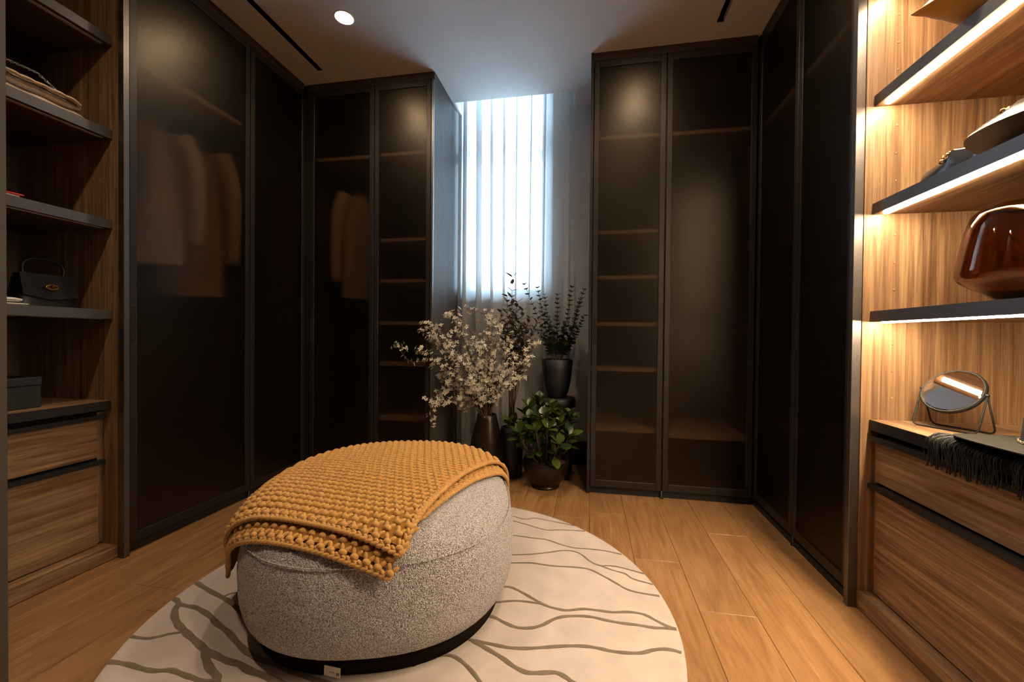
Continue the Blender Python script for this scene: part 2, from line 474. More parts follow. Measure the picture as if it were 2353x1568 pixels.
def obj(name, mb, mat, parent=None, loc=None):
    """one mesh object from world coordinates; loc = origin of a top-level mesh"""
    base = wloc(parent) if parent is not None else Vector(loc or (0, 0, 0))
    me = mb.mesh(name, base)
    me.materials.append(M[mat] if isinstance(mat, str) else mat)
    o = bpy.data.objects.new(name, me)
    COL.objects.link(o)
    if parent is not None:
        o.parent = parent
    else:
        o.location = base
    return o

def tag(o, label, cat, group=None):
    o['label'] = label; o['category'] = cat
    if group: o['group'] = group
    return o

def thing(name, label, cat, loc=(0, 0, 0), group=None):
    o = bpy.data.objects.new(name, None)
    o.empty_display_size = 0.05
    COL.objects.link(o); o.location = loc
    return tag(o, label, cat, group)

def struct(name, mb, mat, parent=None, label=None):
    o = obj(name, mb, mat, parent)
    if parent is None:
        o['kind'] = 'structure'
    if label: o['label'] = label
    return o

def slab(xc, yc, z0, z1, skip, ax='Z'):
    """grid of boxes with holes; skip(xm, ym) -> True where the hole is"""
    mb = MB()
    for a, b in zip(xc, xc[1:]):
        for c, d in zip(yc, yc[1:]):
            if skip((a + b) / 2, (c + d) / 2): continue
            if ax == 'Z': mb.box(a, b, c, d, z0, z1)
            else: mb.box(a, b, z0, z1, c, d)
    return mb

def put(name, me, mat, parent, mtx):
    """one piece that shares mesh data, placed in its parent's space"""
    o = bpy.data.objects.new(name, me)
    COL.objects.link(o)
    o.parent = parent
    o.matrix_local = mtx
    return o

def frame_mtx(p, x, z):
    """matrix with local x along x, local z near z"""
    x = Vector(x).normalized(); z = Vector(z)
    z = (z - x * z.dot(x))
    z = z.normalized() if z.length > 1e-5 else x.orthogonal().normalized()
    y = z.cross(x)
    m = Matrix((x, y, z)).transposed().to_4x4()
    m.translation = Vector(p)
    return m

def spline(pts, n=8):
    """Catmull-Rom through pts"""
    P = [Vector(p) for p in pts]
    P = [P[0] * 2 - P[1]] + P + [P[-1] * 2 - P[-2]]
    out = []
    for i in range(1, len(P) - 2):
        for k in range(n):
            t = k / n
            a, b, c, d = P[i - 1], P[i], P[i + 1], P[i + 2]
            out.append(0.5 * ((2 * b) + (c - a) * t + (2 * a - 5 * b + 4 * c - d) * t * t + (-a + 3 * b - 3 * c + d) * t ** 3))
    out.append(P[-2])
    return out

# ================================================================== THE ROOM
H = 2.7
XL, XR, YB = -1.949, 0.943, 2.591        # front planes of the fitted wardrobes
YW = 3.167                               # window wall

# floor with planks -------------------------------------------------
floor = struct('floor', MB().box(-2.62, 1.62, -1.25, 3.40, -0.08, -0.014), 'gap')
PW = 0.19
x = 0.397 - 15 * PW
row = 0
while x < 1.2:
    x0, x1 = max(x, -2.6), min(x + PW, 1.6)
    if x1 - x0 > 0.03:
        lens = 1.25 + 0.2 * ((row * 7) % 4) / 3
        if abs(x - 0.397) < 1e-6: joints = [-1.2, 0.35, 1.553, 2.75, 3.36]
        elif abs(x - 0.397 - PW) < 1e-6: joints = [-1.2, 0.92, 2.18, 3.36]
        else:
            y = -1.2; joints = [y]; y += 0.3 + ((row * 5) % 7) / 7 * 1.1
            while y < 3.2:
                joints.append(y); y += lens
            joints.append(3.36)
        for y0, y1 in zip(joints, joints[1:]):
            obj('plank', MB().box(x0 + 0.0005, x1 - 0.0005, y0 + 0.0005, y1 - 0.0005, -0.014, 0.0, 0.0012), 'oak', floor)
    x += PW; row += 1

# ceiling with slots and curtain pocket ------------------------------
VENTS = [(-1.77, -1.733, 1.30, 2.467), (0.673, 0.711, 1.30, 2.46)]
PK = (-1.0, -0.11, 2.975, YW)
DL = [(-1.332, 2.079), (0.31, 2.05), (-1.332, 0.75), (0.31, 0.75)]
xc = [-2.62, VENTS[0][0], VENTS[0][1], -1.385, -1.279, -1.0, -0.11, 0.257, 0.363, VENTS[1][0], VENTS[1][1], 1.62]
yc = [-1.25, 0.697, 0.803, 1.30, 1.997, 2.026, 2.103, 2.132, 2.46, 2.467, 2.975, YW]
def hole(a, b):
    for v in VENTS:
        if v[0] < a < v[1] and v[2] < b < v[3]: return True
    return PK[0] < a < PK[1] and PK[2] < b < PK[3]
ceiling = struct('ceiling', slab(xc, yc, H, H + 0.09, hole), 'ceiling')
mb = MB()
mb.box(PK[0] - 0.02, PK[1] + 0.02, PK[2] - 0.02, YW, H + 0.25, H + 0.28)
mb.box(PK[0] - 0.02, PK[0], PK[2] - 0.02, YW, H + 0.09, H + 0.25)
mb.box(PK[1], PK[1] + 0.02, PK[2] - 0.02, YW, H + 0.09, H + 0.25)
mb.box(PK[0], PK[1], PK[2] - 0.02, PK[2], H + 0.09, H + 0.25)
obj('curtain_pocket', mb, 'ceiling', ceiling)

def slot_vent(v, label):
    x0, x1, y0, y1 = v
    t = thing('slot_vent', label, 'vent', ((x0 + x1) / 2, (y0 + y1) / 2, H), 'linear air slots in the ceiling')
    m = MB(); m.box(x0, x1, y0, y1, H + 0.085, H + 0.09)
    obj('plenum', m, 'gap', t)
    m = MB()
    m.box(x0, x0 + 0.002, y0, y1, H + 0.001, H + 0.085); m.box(x1 - 0.002, x1, y0, y1, H + 0.03, H + 0.085)
    m.box(x0 + 0.002, x1 - 0.002, y1 - 0.003, y1, H + 0.001, H + 0.085)
    obj('blade', m, 'blackmetal', t)
slot_vent(VENTS[0], 'long black air slot in the ceiling beside the lit round downlight')
slot_vent(VENTS[1], 'short black air slot at the top edge above the glass wardrobe with blurred shelves')

# walls ---------------------------------------------------------------
struct('wall_left', MB().box(-2.72, -2.60, -1.25, 3.40, 0, H), 'darkwall')
struct('wall_right', MB().box(1.60, 1.72, -1.25, 3.40, 0, H), 'darkwall')
struct('wall_front', MB().box(-2.62, 1.62, -1.37, -1.25, 0, H), 'darkwall')
WX0, WX1, WZ0, WZ1 = -1.0, -0.325, 1.285, 2.93
wall_back = struct('wall_back', slab([-2.62, WX0, WX1, 1.62], [0, WZ0, WZ1, H + 0.30], YW, YW + 0.20,
                   lambda a, b: WX0 < a < WX1 and WZ0 < b < WZ1, 'Y'), 'wall')
struct('baseboard_back', MB().box(-0.26, 0.0, YW - 0.016, YW, 0, 0.175), 'baseboard')
win = MB()
fy0, fy1 = YW + 0.08, YW + 0.13
for a in ((WX0, WX0 + 0.045, WZ0, WZ1), (WX1 - 0.045, WX1, WZ0, WZ1), (WX0 + 0.045, WX1 - 0.045, WZ0, WZ0 + 0.05),
          (WX0 + 0.045, WX1 - 0.045, WZ1 - 0.05, WZ1), (WX0 + 0.045, WX1 - 0.045, 2.36, 2.43)):
    win.box(a[0], a[1], fy0, fy1, a[2], a[3])
window = struct('window_1', win, 'frame', label='grey window frame with a transom bar behind the sheer curtain')
obj('pane', MB().box(WX0 + 0.04, WX1 - 0.04, fy0 + 0.02, fy0 + 0.026, WZ0 + 0.045, 2.365), 'pane', window)
obj('pane', MB().box(WX0 + 0.04, WX1 - 0.04, fy0 + 0.02, fy0 + 0.026, 2.425, WZ1 - 0.045), 'pane', window)
obj('sill', MB().box(WX0, WX1, YW - 0.01, YW + 0.08, WZ0 - 0.02, WZ0), 'frame', window)
portal = bpy.data.lights.new('window_portal', 'AREA')
portal.shape = 'RECTANGLE'; portal.size = WX1 - WX0; portal.size_y = WZ1 - WZ0
portal.cycles.is_portal = True
po = bpy.data.objects.new('window_portal', portal); COL.objects.link(po)
po.location = ((WX0 + WX1) / 2, YW + 0.19, (WZ0 + WZ1) / 2); po.rotation_euler = (PI / 2, 0, 0)
po.rotation_euler = (-PI / 2, 0, 0)

# curtain ---------------------------------------------------------------
def curtain():
    NU, NV = 560, 24
    rs = np.random.default_rng(3)
    ph = np.cumsum(rs.uniform(0.7, 1.35, 64))
    NF = 9.0
    cell = rs.uniform(0.75, 1.25, 7); cell = np.cumsum(np.r_[0, cell]); cell = cell / cell[-1]
    amp = rs.uniform(0.6, 1.25, 14)
    def fn(i, j):
        s = i / (NU - 1); t = j / (NV - 1)
        z = 0.03 + t * (2.93 - 0.03)
        ph = 2 * PI * np.interp(s, cell, np.arange(8))           # uneven pleats
        k = amp[int(ph / (2 * PI)) % 14]
        k2 = k * (1 - ph / (2 * PI) % 1) + amp[(int(ph / (2 * PI)) + 1) % 14] * (ph / (2 * PI) % 1)
        a = 0.030 * k2 * (0.75 + 0.25 * math.sin(2.2 * t + 5 * s))
        lean = 0.030 * math.sin(4.2 * s + 0.4) * (1 - t) * math.sin(PI * s)
        x_ = -0.985 + 0.715 * s + lean + 0.034 * k2 * math.sin(ph + 0.5) * math.sin(PI * min(1, 12 * min(s, 1 - s)) / 2)
        y = 3.070 + a * math.cos(ph) + 0.006 * math.sin(3 * ph + t * 2)
        return (min(max(x_, -1.008), -0.225), y, z)
    return MB().grid(fn, NU, NV)
cu = thing('sheer_curtain', 'sheer off-white floor-length curtain drawn across the bright window', 'curtain', (-0.63, 3.065, 0))
obj('drape', curtain(), 'sheer', cu)
obj('curtain_track', MB().box(-0.995, -0.115, 3.05, 3.08, 2.93, 2.949), 'whitetrim', cu)

ch = thing('blind_cord', 'thin pale beaded blind cord hanging on the wall beside the sheer curtain', 'cord', (-0.147, 3.13, 0.78))
m = MB()
for dx in (-0.006, 0.006):
    m.tube([(-0.147 + dx, 3.13, 2.94), (-0.147 + dx * 0.8, 3.13, 1.8), (-0.145 + dx * 0.5, 3.13, 0.80)], 0.0028, 6)
m.tube([(-0.149, 3.13, 0.80), (-0.145, 3.13, 0.785), (-0.141, 3.13, 0.80)], 0.0028, 6)
obj('cord_loop', m, 'chain', ch)
obj('cord_holder', MB().box(-0.158, -0.132, 3.118, 3.166, 0.775, 0.79, 0.002), 'whitetrim', ch)

# downlights ------------------------------------------------------------
DL_LABEL = ['lit round recessed downlight in the ceiling beside the long air slot', 'recessed downlight above the aisle by the lit shelves',
            'recessed downlight near the entrance, shelf side of the long slot', 'recessed downlight near the entrance by the lit shelves']
for (x, y), lab in zip(DL, DL_LABEL):
    t = thing('ceiling_downlight', lab, 'downlight', (x, y, H), 'round ceiling downlights')
    obj('trim_ring', MB().lathe([(0.046, -0.0005), (0.046, -0.004), (0.055, -0.003), (0.056, -0.0005)], x, y, 32, H), 'whitetrim', t)
    obj('lens', MB().lathe([(0, -0.002), (0.030, -0.002), (0.046, -0.0025)], x, y, 32, H), 'lens', t)
    l = bpy.data.lights.new('downlight_lamp', 'AREA')
    l.shape = 'DISK'; l.size = 0.085; l.spread = math.radians(122)
    l.energy = DOWN_POWER; l.color = DOWN_COLOR
    lo = bpy.data.objects.new('downlight_lamp', l); COL.objects.link(lo); lo.parent = t
    lo.location = (0, 0, -0.006)

# ================================================================== FITTED WARDROBES
def mapper(o):
    """local (a along the front, n outward into the room, z) -> world box limits"""
    if o == 'L': return lambda a0, a1, n0, n1: (XL + n0, XL + n1, a0, a1)
    if o == 'B': return lambda a0, a1, n0, n1: (a0, a1, YB - n1, YB - n0)
    if o == 'R': return lambda a0, a1, n0, n1: (XR - n1, XR - n0, a0, a1)
def lbox(mb, o, a0, a1, n0, n1, z0, z1, bev=0.0):
    x0, x1, y0, y1 = mapper(o)(a0, a1, n0, n1)
    return mb.box(x0, x1, y0, y1, z0, z1, bev)
def lpt(o, a, n, z):
    if o == 'L': return (XL + n, a, z)
    if o == 'B': return (a, YB - n, z)
    return (XR - n, a, z)

DZ0, DZ1 = 0.045, 2.648
def door(par, o, a0, a1, hside, rail=0.042, stile=0.031, label=None):
    """framed smoked-glass door; hside -1 / +1: end of the a axis that carries the finger pull"""
    d = MB()
    T0, T1 = -0.024, 0.0
    lbox(d, o, a0, a0 + stile, T0, T1, DZ0, DZ1, 0.0015); lbox(d, o, a1 - stile, a1, T0, T1, DZ0, DZ1, 0.0015)
    lbox(d, o, a0 + stile, a1 - stile, T0, T1, DZ0, DZ0 + rail, 0.0015); lbox(d, o, a0 + stile, a1 - stile, T0, T1, DZ1 - rail, DZ1, 0.0015)
    dr = obj('door', d, 'bronze', par)
    if label: dr['label'] = label
    obj('glass_pane', lbox(MB(), o, a0 + stile - 0.004, a1 - stile + 0.004, -0.010, -0.005, DZ0 + rail - 0.004, DZ1 - rail + 0.004), 'glass', dr)
    if hside:
        ac = a0 + stile * 0.5 if hside < 0 else a1 - stile * 0.5
        w, z0, z1 = 0.0085, 0.912, 1.082
        pts = []
        for k in range(13):
            t = PI * k / 12
            pts.append((ac + w * math.cos(t), z1 - w + w * math.sin(t)))
        for k in range(13):
            t = PI + PI * k / 12
            pts.append((ac + w * math.cos(t), z0 + w + w * math.sin(t)))
        obj('finger_pull', MB().tube([lpt(o, a, 0.0006, z) for a, z in pts], 0.0016, 6, closed=True), 'bronze', dr)
        ins = MB(); n_ = len(pts)
        P3 = [lpt(o, a, 0.0004, z) for a, z in pts]
        ins.add(P3 + [lpt(o, ac, 0.0004, (z0 + z1) / 2)], [(i, (i + 1) % n_, n_) for i in range(n_)], False)
        obj('pull_recess', ins, 'gap', dr)
    return dr

def pivot(par, o, a):
    p = lpt(o, a, -0.008, 0)
    m = MB().lathe([(0, 0), (0.011, 0), (0.011, 0.008), (0.006, 0.012), (0.006, 0.046), (0, 0.046)], p[0], p[1], 12)
    obj('door_pivot', m, 'blackmetal', par)

def hanger(par, c, ax, w=0.40):
    """wooden coat hanger with hook as a part of the garment"""
    m = MB(); a = Vector(ax)
    pts = [Vector(c) - a * w / 2 + Vector((0, 0, -0.07)), Vector(c) - a * w / 4 + Vector((0, 0, -0.02)), Vector(c), Vector(c) + a * w / 4 + Vector((0, 0, -0.02)), Vector(c) + a * w / 2 + Vector((0, 0, -0.07))]
    m.tube(pts, 0.008, 6)
    m.tube([Vector(c), Vector(c) + Vector((0, 0, 0.05)), Vector(c) + Vector((0, 0, 0.075)) + a * 0.012, Vector(c) + Vector((0, 0, 0.088))], 0.0022, 6)
    obj('hanger', m, 'blackmetal', par)

def garment(name, label, cat, c, ax, w, length, mat, thick=0.055, sleeve=0.55, grp=None):
    """a garment hanging from a rail; ax = direction across the shoulders, c = top of the hanger"""
    t = thing(name, label, cat, (c[0], c[1], c[2] - length - 0.03), grp)
    A = Vector(ax).normalized(); Nn = Vector((-A.y, A.x, 0)); C = Vector(c)
    NU, NV = 36, 22
    def body(i, j):
        ph = 2 * PI * i / NU; tt = j / (NV - 1)
        zz = -0.03 - tt * length
        sh = min(1.0, 0.42 + 2.6 * tt) if tt < 0.22 else 1.0 + 0.10 * (tt - 0.22)
        drop = -0.075 * max(0, abs(math.cos(ph)) - 0.25) * (1 - min(1, tt * 6))
        hw = w / 2 * sh * (0.86 if tt > 0.22 else 1)
        th = thick * (0.55 + 0.45 * min(1, tt * 4)) * (1 + 0.22 * math.sin(5 * ph + 4 * tt) * min(1, 2.2 * tt))
        return C + A * (hw * math.cos(ph)) + Nn * (th * math.sin(ph)) + Vector((0, 0, zz + drop))
    m = MB().grid(body, NU, NV, closed_u=True)
    obj('body', m, mat, t)
    for s in (-1, 1):
        p0 = C + A * (s * w * 0.43) + Vector((0, 0, -0.10))
        pts = spline([p0, p0 + A * (s * 0.05) + Vector((0, 0, -0.14)), p0 + A * (s * 0.062) + Nn * 0.01 + Vector((0, 0, -sleeve * 0.6)), p0 + A * (s * 0.055) + Nn * 0.02 + Vector((0, 0, -sleeve))], 6)
        obj('sleeve', MB().tube(pts, [0.055 - 0.018 * k / (len(pts) - 1) for k in range(len(pts))], 12), mat, t)
    m = MB()
    cp = [C + A * (0.055 * math.cos(a)) + Nn * (0.030 * math.sin(a)) + Vector((0, 0, -0.035)) for a in np.linspace(0, 2 * PI, 16, endpoint=False)]
    m.tube(cp, 0.012, 8, closed=True)
    obj('collar', m, mat, t)
    hanger(t, C + Vector((0, 0, -0.055)), A, w * 0.9)
    return t

SH_Z = [2.19, 1.611, 1.333, 1.046, 0.766, 0.393]

# ---- wardrobe along the left wall
w = thing('glass_wardrobe', 'smoked-glass wardrobe along the wall beside the dark open shelves, pale shirt showing through', 'wardrobe', (-2.25, 2.02, 0), 'fitted smoked-glass wardrobes')
c = MB(); lbox(c, 'L', 1.457, 2.585, -0.60, -0.585, 0.0, 2.65); obj('back_panel', c, 'darkwoodZ', w)
c = MB(); lbox(c, 'L', 1.457, 1.475, -0.585, -0.030, 0.05, 2.65); obj('side_panel', c, 'darkwoodZ', w)
c = MB(); lbox(c, 'L', 2.567, 2.585, -0.585, -0.030, 0.05, 2.65); obj('side_panel', c, 'darkwoodZ', w)
c = MB(); lbox(c, 'L', 2.105, 2.123, -0.585, -0.032, 0.05, 2.63); obj('divider', c, 'darkwoodZ', w)
c = MB(); lbox(c, 'L', 1.457, 2.585, -0.585, -0.030, 0.045, 0.065); obj('bottom_board', c, 'darkwoodY', w)
c = MB(); lbox(c, 'L', 1.457, 2.585, -0.585, -0.030, 2.63, 2.65); obj('top_board', c, 'darkwoodY', w)
c = MB(); lbox(c, 'L', 1.475, 2.105, -0.585, -0.032, 2.16, 2.182); obj('shelf', c, 'innershelf', w)
c = MB(); lbox(c, 'L', 1.457, 2.591, -0.10, -0.020, 0.0, 0.045); obj('plinth', c, 'baseboard', w)
c = MB(); lbox(c, 'L', 1.457, 2.578, -0.06, -0.006, 2.652, 2.699); obj('pelmet', c, 'darkwoodY', w)
c = MB(); c.tube([lpt('L', 1.476, -0.29, 2.07), lpt('L', 2.104, -0.29, 2.07)], 0.012, 10); obj('hanging_rail', c, 'bronze', w)
c = MB(); c.tube([lpt('L', 2.124, -0.29, 2.07), lpt('L', 2.566, -0.29, 2.07)], 0.012, 10); obj('hanging_rail', c, 'bronze', w)
c = MB(); lbox(c, 'L', 1.430, 1.452, -0.016, 0.013, 0.0, 2.699, 0.001); obj('corner_post', c, 'bronze_lit', w)
door(w, 'L', 1.462, 2.108, -1)
door(w, 'L', 2.114, 2.585, 0)
pivot(w, 'L', 2.111)

# ---- wardrobe at the back, left of the window
w = thing('glass_wardrobe', 'smoked-glass wardrobe on the far wall with grey-brown veneer flank facing the curtain', 'wardrobe', (-1.47, 2.87, 0), 'fitted smoked-glass wardrobes')
c = MB(); lbox(c, 'B', -1.94, -1.03, -0.545, -0.53, 0.0, 2.65); obj('back_panel', c, 'darkwoodZ', w)
c = MB(); lbox(c, 'B', -1.945, -1.927, -0.53, -0.030, 0.05, 2.65); obj('side_panel', c, 'darkwoodZ', w)
c = MB(); lbox(c, 'B', -1.032, -1.012, -0.530, -0.012, 0.0, 2.699); obj('flank_panel', c, 'sidewood', w)
c = MB(); lbox(c, 'B', -1.436, -1.418, -0.53, -0.032, 0.05, 2.63); obj('divider', c, 'darkwoodZ', w)
c = MB(); lbox(c, 'B', -1.927, -1.032, -0.53, -0.030, 0.045, 0.065); obj('bottom_board', c, 'darkwoodX', w)
c = MB(); lbox(c, 'B', -1.927, -1.032, -0.53, -0.030, 2.63, 2.65); obj('top_board', c, 'darkwoodX', w)
c = MB(); lbox(c, 'B', -1.940, -1.032, -0.10, -0.020, 0.0, 0.045); obj('plinth', c, 'baseboard', w)
c = MB(); lbox(c, 'B', -1.945, -1.014, -0.06, -0.006, 2.652, 2.699); obj('pelmet', c, 'darkwoodX', w)
c = MB(); lbox(c, 'B', -1.0245, -1.0115, -0.012, 0.006, 0.0, 2.645, 0.001); obj('corner_post', c, 'bronze_lit', w)
for z in SH_Z:
    c = MB(); lbox(c, 'B', -1.418, -1.032, -0.53, -0.034, z - 0.011, z + 0.011); obj('shelf', c, 'innershelf', w)
c = MB(); lbox(c, 'B', -1.927, -1.436, -0.53, -0.034, 2.175, 2.197); obj('shelf', c, 'innershelf', w)
c = MB(); c.tube([lpt('B', -1.926, -0.26, 2.07), lpt('B', -1.437, -0.26, 2.07)], 0.012, 10); obj('hanging_rail', c, 'bronze', w)
door(w, 'B', -1.915, -1.436, -1)
door(w, 'B', -1.430, -1.030, -1)
pivot(w, 'B', -1.433)

c = MB(); lbox(c, 'B', -1.060, -1.034, -0.574, -0.546, 0.0, 2.699); obj('filler_strip', c, 'darkwoodZ', w)  # unseen strip added to block daylight leaking in behind the wardrobe
c = MB(); lbox(c, 'B', -1.990, -1.918, -0.060, -0.010, 0.0, 2.699); obj('filler_strip', c, 'bronze', w)  # added in the corner to shut a gap that leaked daylight

# ---- wardrobe at the back, right of the window
w = thing('glass_wardrobe', 'smoked-glass wardrobe on the far wall with blurred shelves, in the corner opposite the veneer flank', 'wardrobe', (0.47, 2.87, 0), 'fitted smoked-glass wardrobes')
c = MB(); lbox(c, 'B', 0.0, 0.945, -0.545, -0.53, 0.0, 2.65); obj('back_panel', c, 'darkwoodZ', w)
c = MB(); lbox(c, 'B', 0.0, 0.017, -0.53, 0.0, 0.0, 2.699); obj('flank_panel', c, 'bronze', w)
c = MB(); lbox(c, 'B', 0.927, 0.945, -0.53, -0.030, 0.05, 2.65); obj('side_panel', c, 'darkwoodZ', w)
c = MB(); lbox(c, 'B', 0.432, 0.450, -0.53, -0.032, 0.05, 2.63); obj('divider', c, 'darkwoodZ', w)
c = MB(); lbox(c, 'B', 0.017, 0.927, -0.53, -0.030, 0.045, 0.065); obj('bottom_board', c, 'darkwoodX', w)
c = MB(); lbox(c, 'B', 0.017, 0.927, -0.53, -0.030, 2.63, 2.65); obj('top_board', c, 'darkwoodX', w)
c = MB(); lbox(c, 'B', 0.017, 0.940, -0.10, -0.020, 0.0, 0.045); obj('plinth', c, 'baseboard', w)
c = MB(); lbox(c, 'B', 0.017, 0.935, -0.06, -0.006, 2.652, 2.699); obj('pelmet', c, 'darkwoodX', w)
for z in SH_Z:
    c = MB(); lbox(c, 'B', 0.017, 0.432, -0.53, -0.034, z - 0.011, z + 0.011); obj('shelf', c, 'innershelf', w)
c = MB(); lbox(c, 'B', 0.450, 0.927, -0.53, -0.034, 2.175, 2.197); obj('shelf', c, 'innershelf', w)
c = MB(); lbox(c, 'B', 0.450, 0.927, -0.53, -0.034, 0.36, 0.385); obj('shelf', c, 'innershelf', w)
c = MB(); c.tube([lpt('B', 0.451, -0.26, 2.12), lpt('B', 0.926, -0.26, 2.12)], 0.012, 10); obj('hanging_rail', c, 'bronze', w)
door(w, 'B', 0.021, 0.438, -1)
door(w, 'B', 0.445, 0.935, 0)
pivot(w, 'B', 0.4415)

c = MB(); lbox(c, 'B', 0.020, 0.040, -0.574, -0.546, 0.0, 2.699); obj('filler_strip', c, 'darkwoodZ', w)  # unseen strip, added to stop light leaking round the back panel
c = MB(); lbox(c, 'B', 0.948, 0.990, -0.060, -0.010, 0.0, 2.699); obj('filler_strip', c, 'bronze', w)  # corner gap closed with an added strip against stray light

# ---- wardrobe along the right wall
w = thing('glass_wardrobe', 'dark smoked-glass wardrobe along the wall next to the lit open shelves', 'wardrobe', (1.25, 2.14, 0), 'fitted smoked-glass wardrobes')
c = MB(); lbox(c, 'R', 1.72, 2.585, -0.60, -0.585, 0.0, 2.65); obj('back_panel', c, 'darkwoodZ', w)
c = MB(); lbox(c, 'R', 2.567, 2.585, -0.585, -0.030, 0.05, 2.65); obj('side_panel', c, 'darkwoodZ', w)
c = MB(); lbox(c, 'R', 2.118, 2.136, -0.585, -0.032, 0.05, 2.63); obj('divider', c, 'darkwoodZ', w)
c = MB(); lbox(c, 'R', 1.72, 2.585, -0.585, -0.030, 0.045, 0.065); obj('bottom_board', c, 'darkwoodY', w)
c = MB(); lbox(c, 'R', 1.72, 2.585, -0.585, -0.030, 2.63, 2.65); obj('top_board', c, 'darkwoodY', w)
c = MB(); lbox(c, 'R', 1.72, 2.588, -0.10, -0.006, 0.0, 0.030); obj('plinth', c, 'baseboard', w)
c = MB(); lbox(c, 'R', 1.72, 2.578, -0.06, -0.006, 2.652, 2.699); obj('pelmet', c, 'darkwoodY', w)
c = MB(); lbox(c, 'R', 1.72, 2.585, -0.585, -0.034, 2.16, 2.182); obj('shelf', c, 'innershelf', w)
c = MB(); c.tube([lpt('R', 1.721, -0.29, 2.07), lpt('R', 2.117, -0.29, 2.07)], 0.012, 10); obj('hanging_rail', c, 'bronze', w)
c = MB(); c.tube([lpt('R', 2.137, -0.29, 2.07), lpt('R', 2.566, -0.29, 2.07)], 0.012, 10); obj('hanging_rail', c, 'bronze', w)
c = MB(); lbox(c, 'R', 1.682, 1.706, -0.016, 0.013, 0.0, 2.699, 0.001); obj('corner_post', c, 'bronze_lit', w)
door(w, 'R', 1.712, 2.128, 1)
door(w, 'R', 2.134, 2.585, 1)
pivot(w, 'R', 2.131)

# garments behind the glass
garment('hanging_shirt', 'pale taupe shirt hanging behind the smoked glass beside the dark open shelves', 'shirt', (-2.195, 1.70, 2.06), (0.80, 0.60, 0), 0.36, 0.72, 'shirt1', grp='clothes behind the glass doors')
garment('hanging_coat', 'brown coat hanging behind the smoked glass next to the pale shirt', 'coat', (-2.20, 1.93, 2.06), (0.85, 0.53, 0), 0.37, 0.86, 'shirt2', sleeve=0.6, grp='clothes behind the glass doors')
garment('hanging_jacket', 'dim jacket with a lit sleeve edge behind the far-wall glass near the veneer flank', 'jacket', (-1.66, 2.86, 2.06), (0.45, 0.89, 0), 0.36, 0.80, 'shirt2', sleeve=0.62, grp='clothes behind the glass doors')
garment('hanging_dress', 'barely visible dark dress behind the glass next to the lit shelves', 'dress', (1.24, 2.36, 2.06), (0.95, 0.3, 0), 0.36, 0.95, 'jacket', grp='clothes behind the glass doors')

# ================================================================== OPEN SHELF UNITS
def shelf_unit(o, a0, a1, end, label, lit, shelves, dims):
    """end: a coordinate of the visible side panel's inner face"""
    g = dims
    c0 = mapper(o)(a0, a1, -0.60, -0.02)
    t = thing('open_shelf_unit', label, 'shelf unit', ((c0[0] + c0[1]) / 2, (a0 + a1) / 2, 0), 'open shelf units with drawers')
    wz, wy = ('woodZ', 'woodY')
    bz, by = ('woodZ', 'woodY') if lit else ('darkwoodZ', 'darkwoodY')  # unlit unit: darker veneer on back and shelves stands in for shade
    c = MB(); lbox(c, o, end, end + 0.015, -0.60, g['side'], 0.0, 2.699); obj('side_panel', c, wz, t)
    c = MB(); lbox(c, o, a0 - 0.02, a0, -0.60, g['side'], 0.0, 2.699); obj('side_panel', c, wz, t)
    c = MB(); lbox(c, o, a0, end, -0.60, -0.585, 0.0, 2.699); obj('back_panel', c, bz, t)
    for z in shelves:                       # z = top of the shelf
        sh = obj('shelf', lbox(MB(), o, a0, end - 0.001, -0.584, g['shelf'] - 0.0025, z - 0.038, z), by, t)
        obj('shelf_edge', lbox(MB(), o, a0, end - 0.001, g['shelf'] - 0.0025, g['shelf'], z - 0.038, z), 'shelfedge', sh)
        n1 = g['shelf'] - 0.020
        if lit:
            m = MB(); P = []; K = 7
            y0s, y1s = a0 + 0.02, end - 0.022
            for yy in (y0s, y1s):
                for k in range(K):
                    an = PI * k / (K - 1)
                    P.append(lpt(o, yy, n1 - 0.010 + 0.010 * math.cos(an), z - 0.0382 - 0.0050 * math.sin(an)))
            m.add(P, [(k, k + 1, K + k + 1, K + k) for k in range(K - 1)] + [tuple(range(K))[::-1], tuple(range(K, 2 * K))], False)
            obj('led_strip', m, 'led', sh)
        else:
            obj('led_strip', lbox(MB(), o, a0 + 0.02, end - 0.022, n1 - 0.016, n1, z - 0.040, z - 0.038), 'diffuser', sh)
    # chest of drawers
    zt = g['top']
    wt = obj('worktop', lbox(MB(), o, a0, end - 0.001, -0.584, g['work'] - 0.0025, zt - 0.036, zt), wy, t)
    obj('worktop_edge', lbox(MB(), o, a0, end - 0.001, g['work'] - 0.0025, g['work'], zt - 0.036, zt - 0.0005), 'blackmetal', wt)
    obj('recess', lbox(MB(), o, a0, end - 0.001, -0.57, g['draw'] - 0.03, 0.06, zt - 0.036), 'gap', t)
    obj('filler_strip', lbox(MB(), o, end - g['fill'], end - 0.0005, g['draw'] - 0.03, g['draw'] - 0.006, 0.06, zt - 0.05), wz, t)
    for z0, z1 in g['drawers']:
        d = obj('drawer', lbox(MB(), o, a0 + 0.002, end - g['fill'] - 0.002, g['draw'] - 0.022, g['draw'], z0, z1, 0.001), wy, t)
        m = MB()
        lbox(m, o, a0 + 0.002, end - 0.004, g['draw'] - 0.022, g['pull'], z1, z1 + 0.003)
        lbox(m, o, a0 + 0.002, end - 0.004, g['pull'] - 0.003, g['pull'], z1 - 0.014, z1)
        obj('drawer_pull', m, 'blackmetal', d)
    obj('plinth', lbox(MB(), o, a0, end - 0.0005, -0.58, g['base'], 0.004, g['basez']), wy, t)
    for z in g['pins']:
        p = lpt(o, end, g['pinn'], z)
        m = MB(); m.ball((p[0], p[1], p[2]), (0.0045, 0.0015, 0.0045), None, 8, 4)
        obj('pin_cap', m, wz, t)
    return t
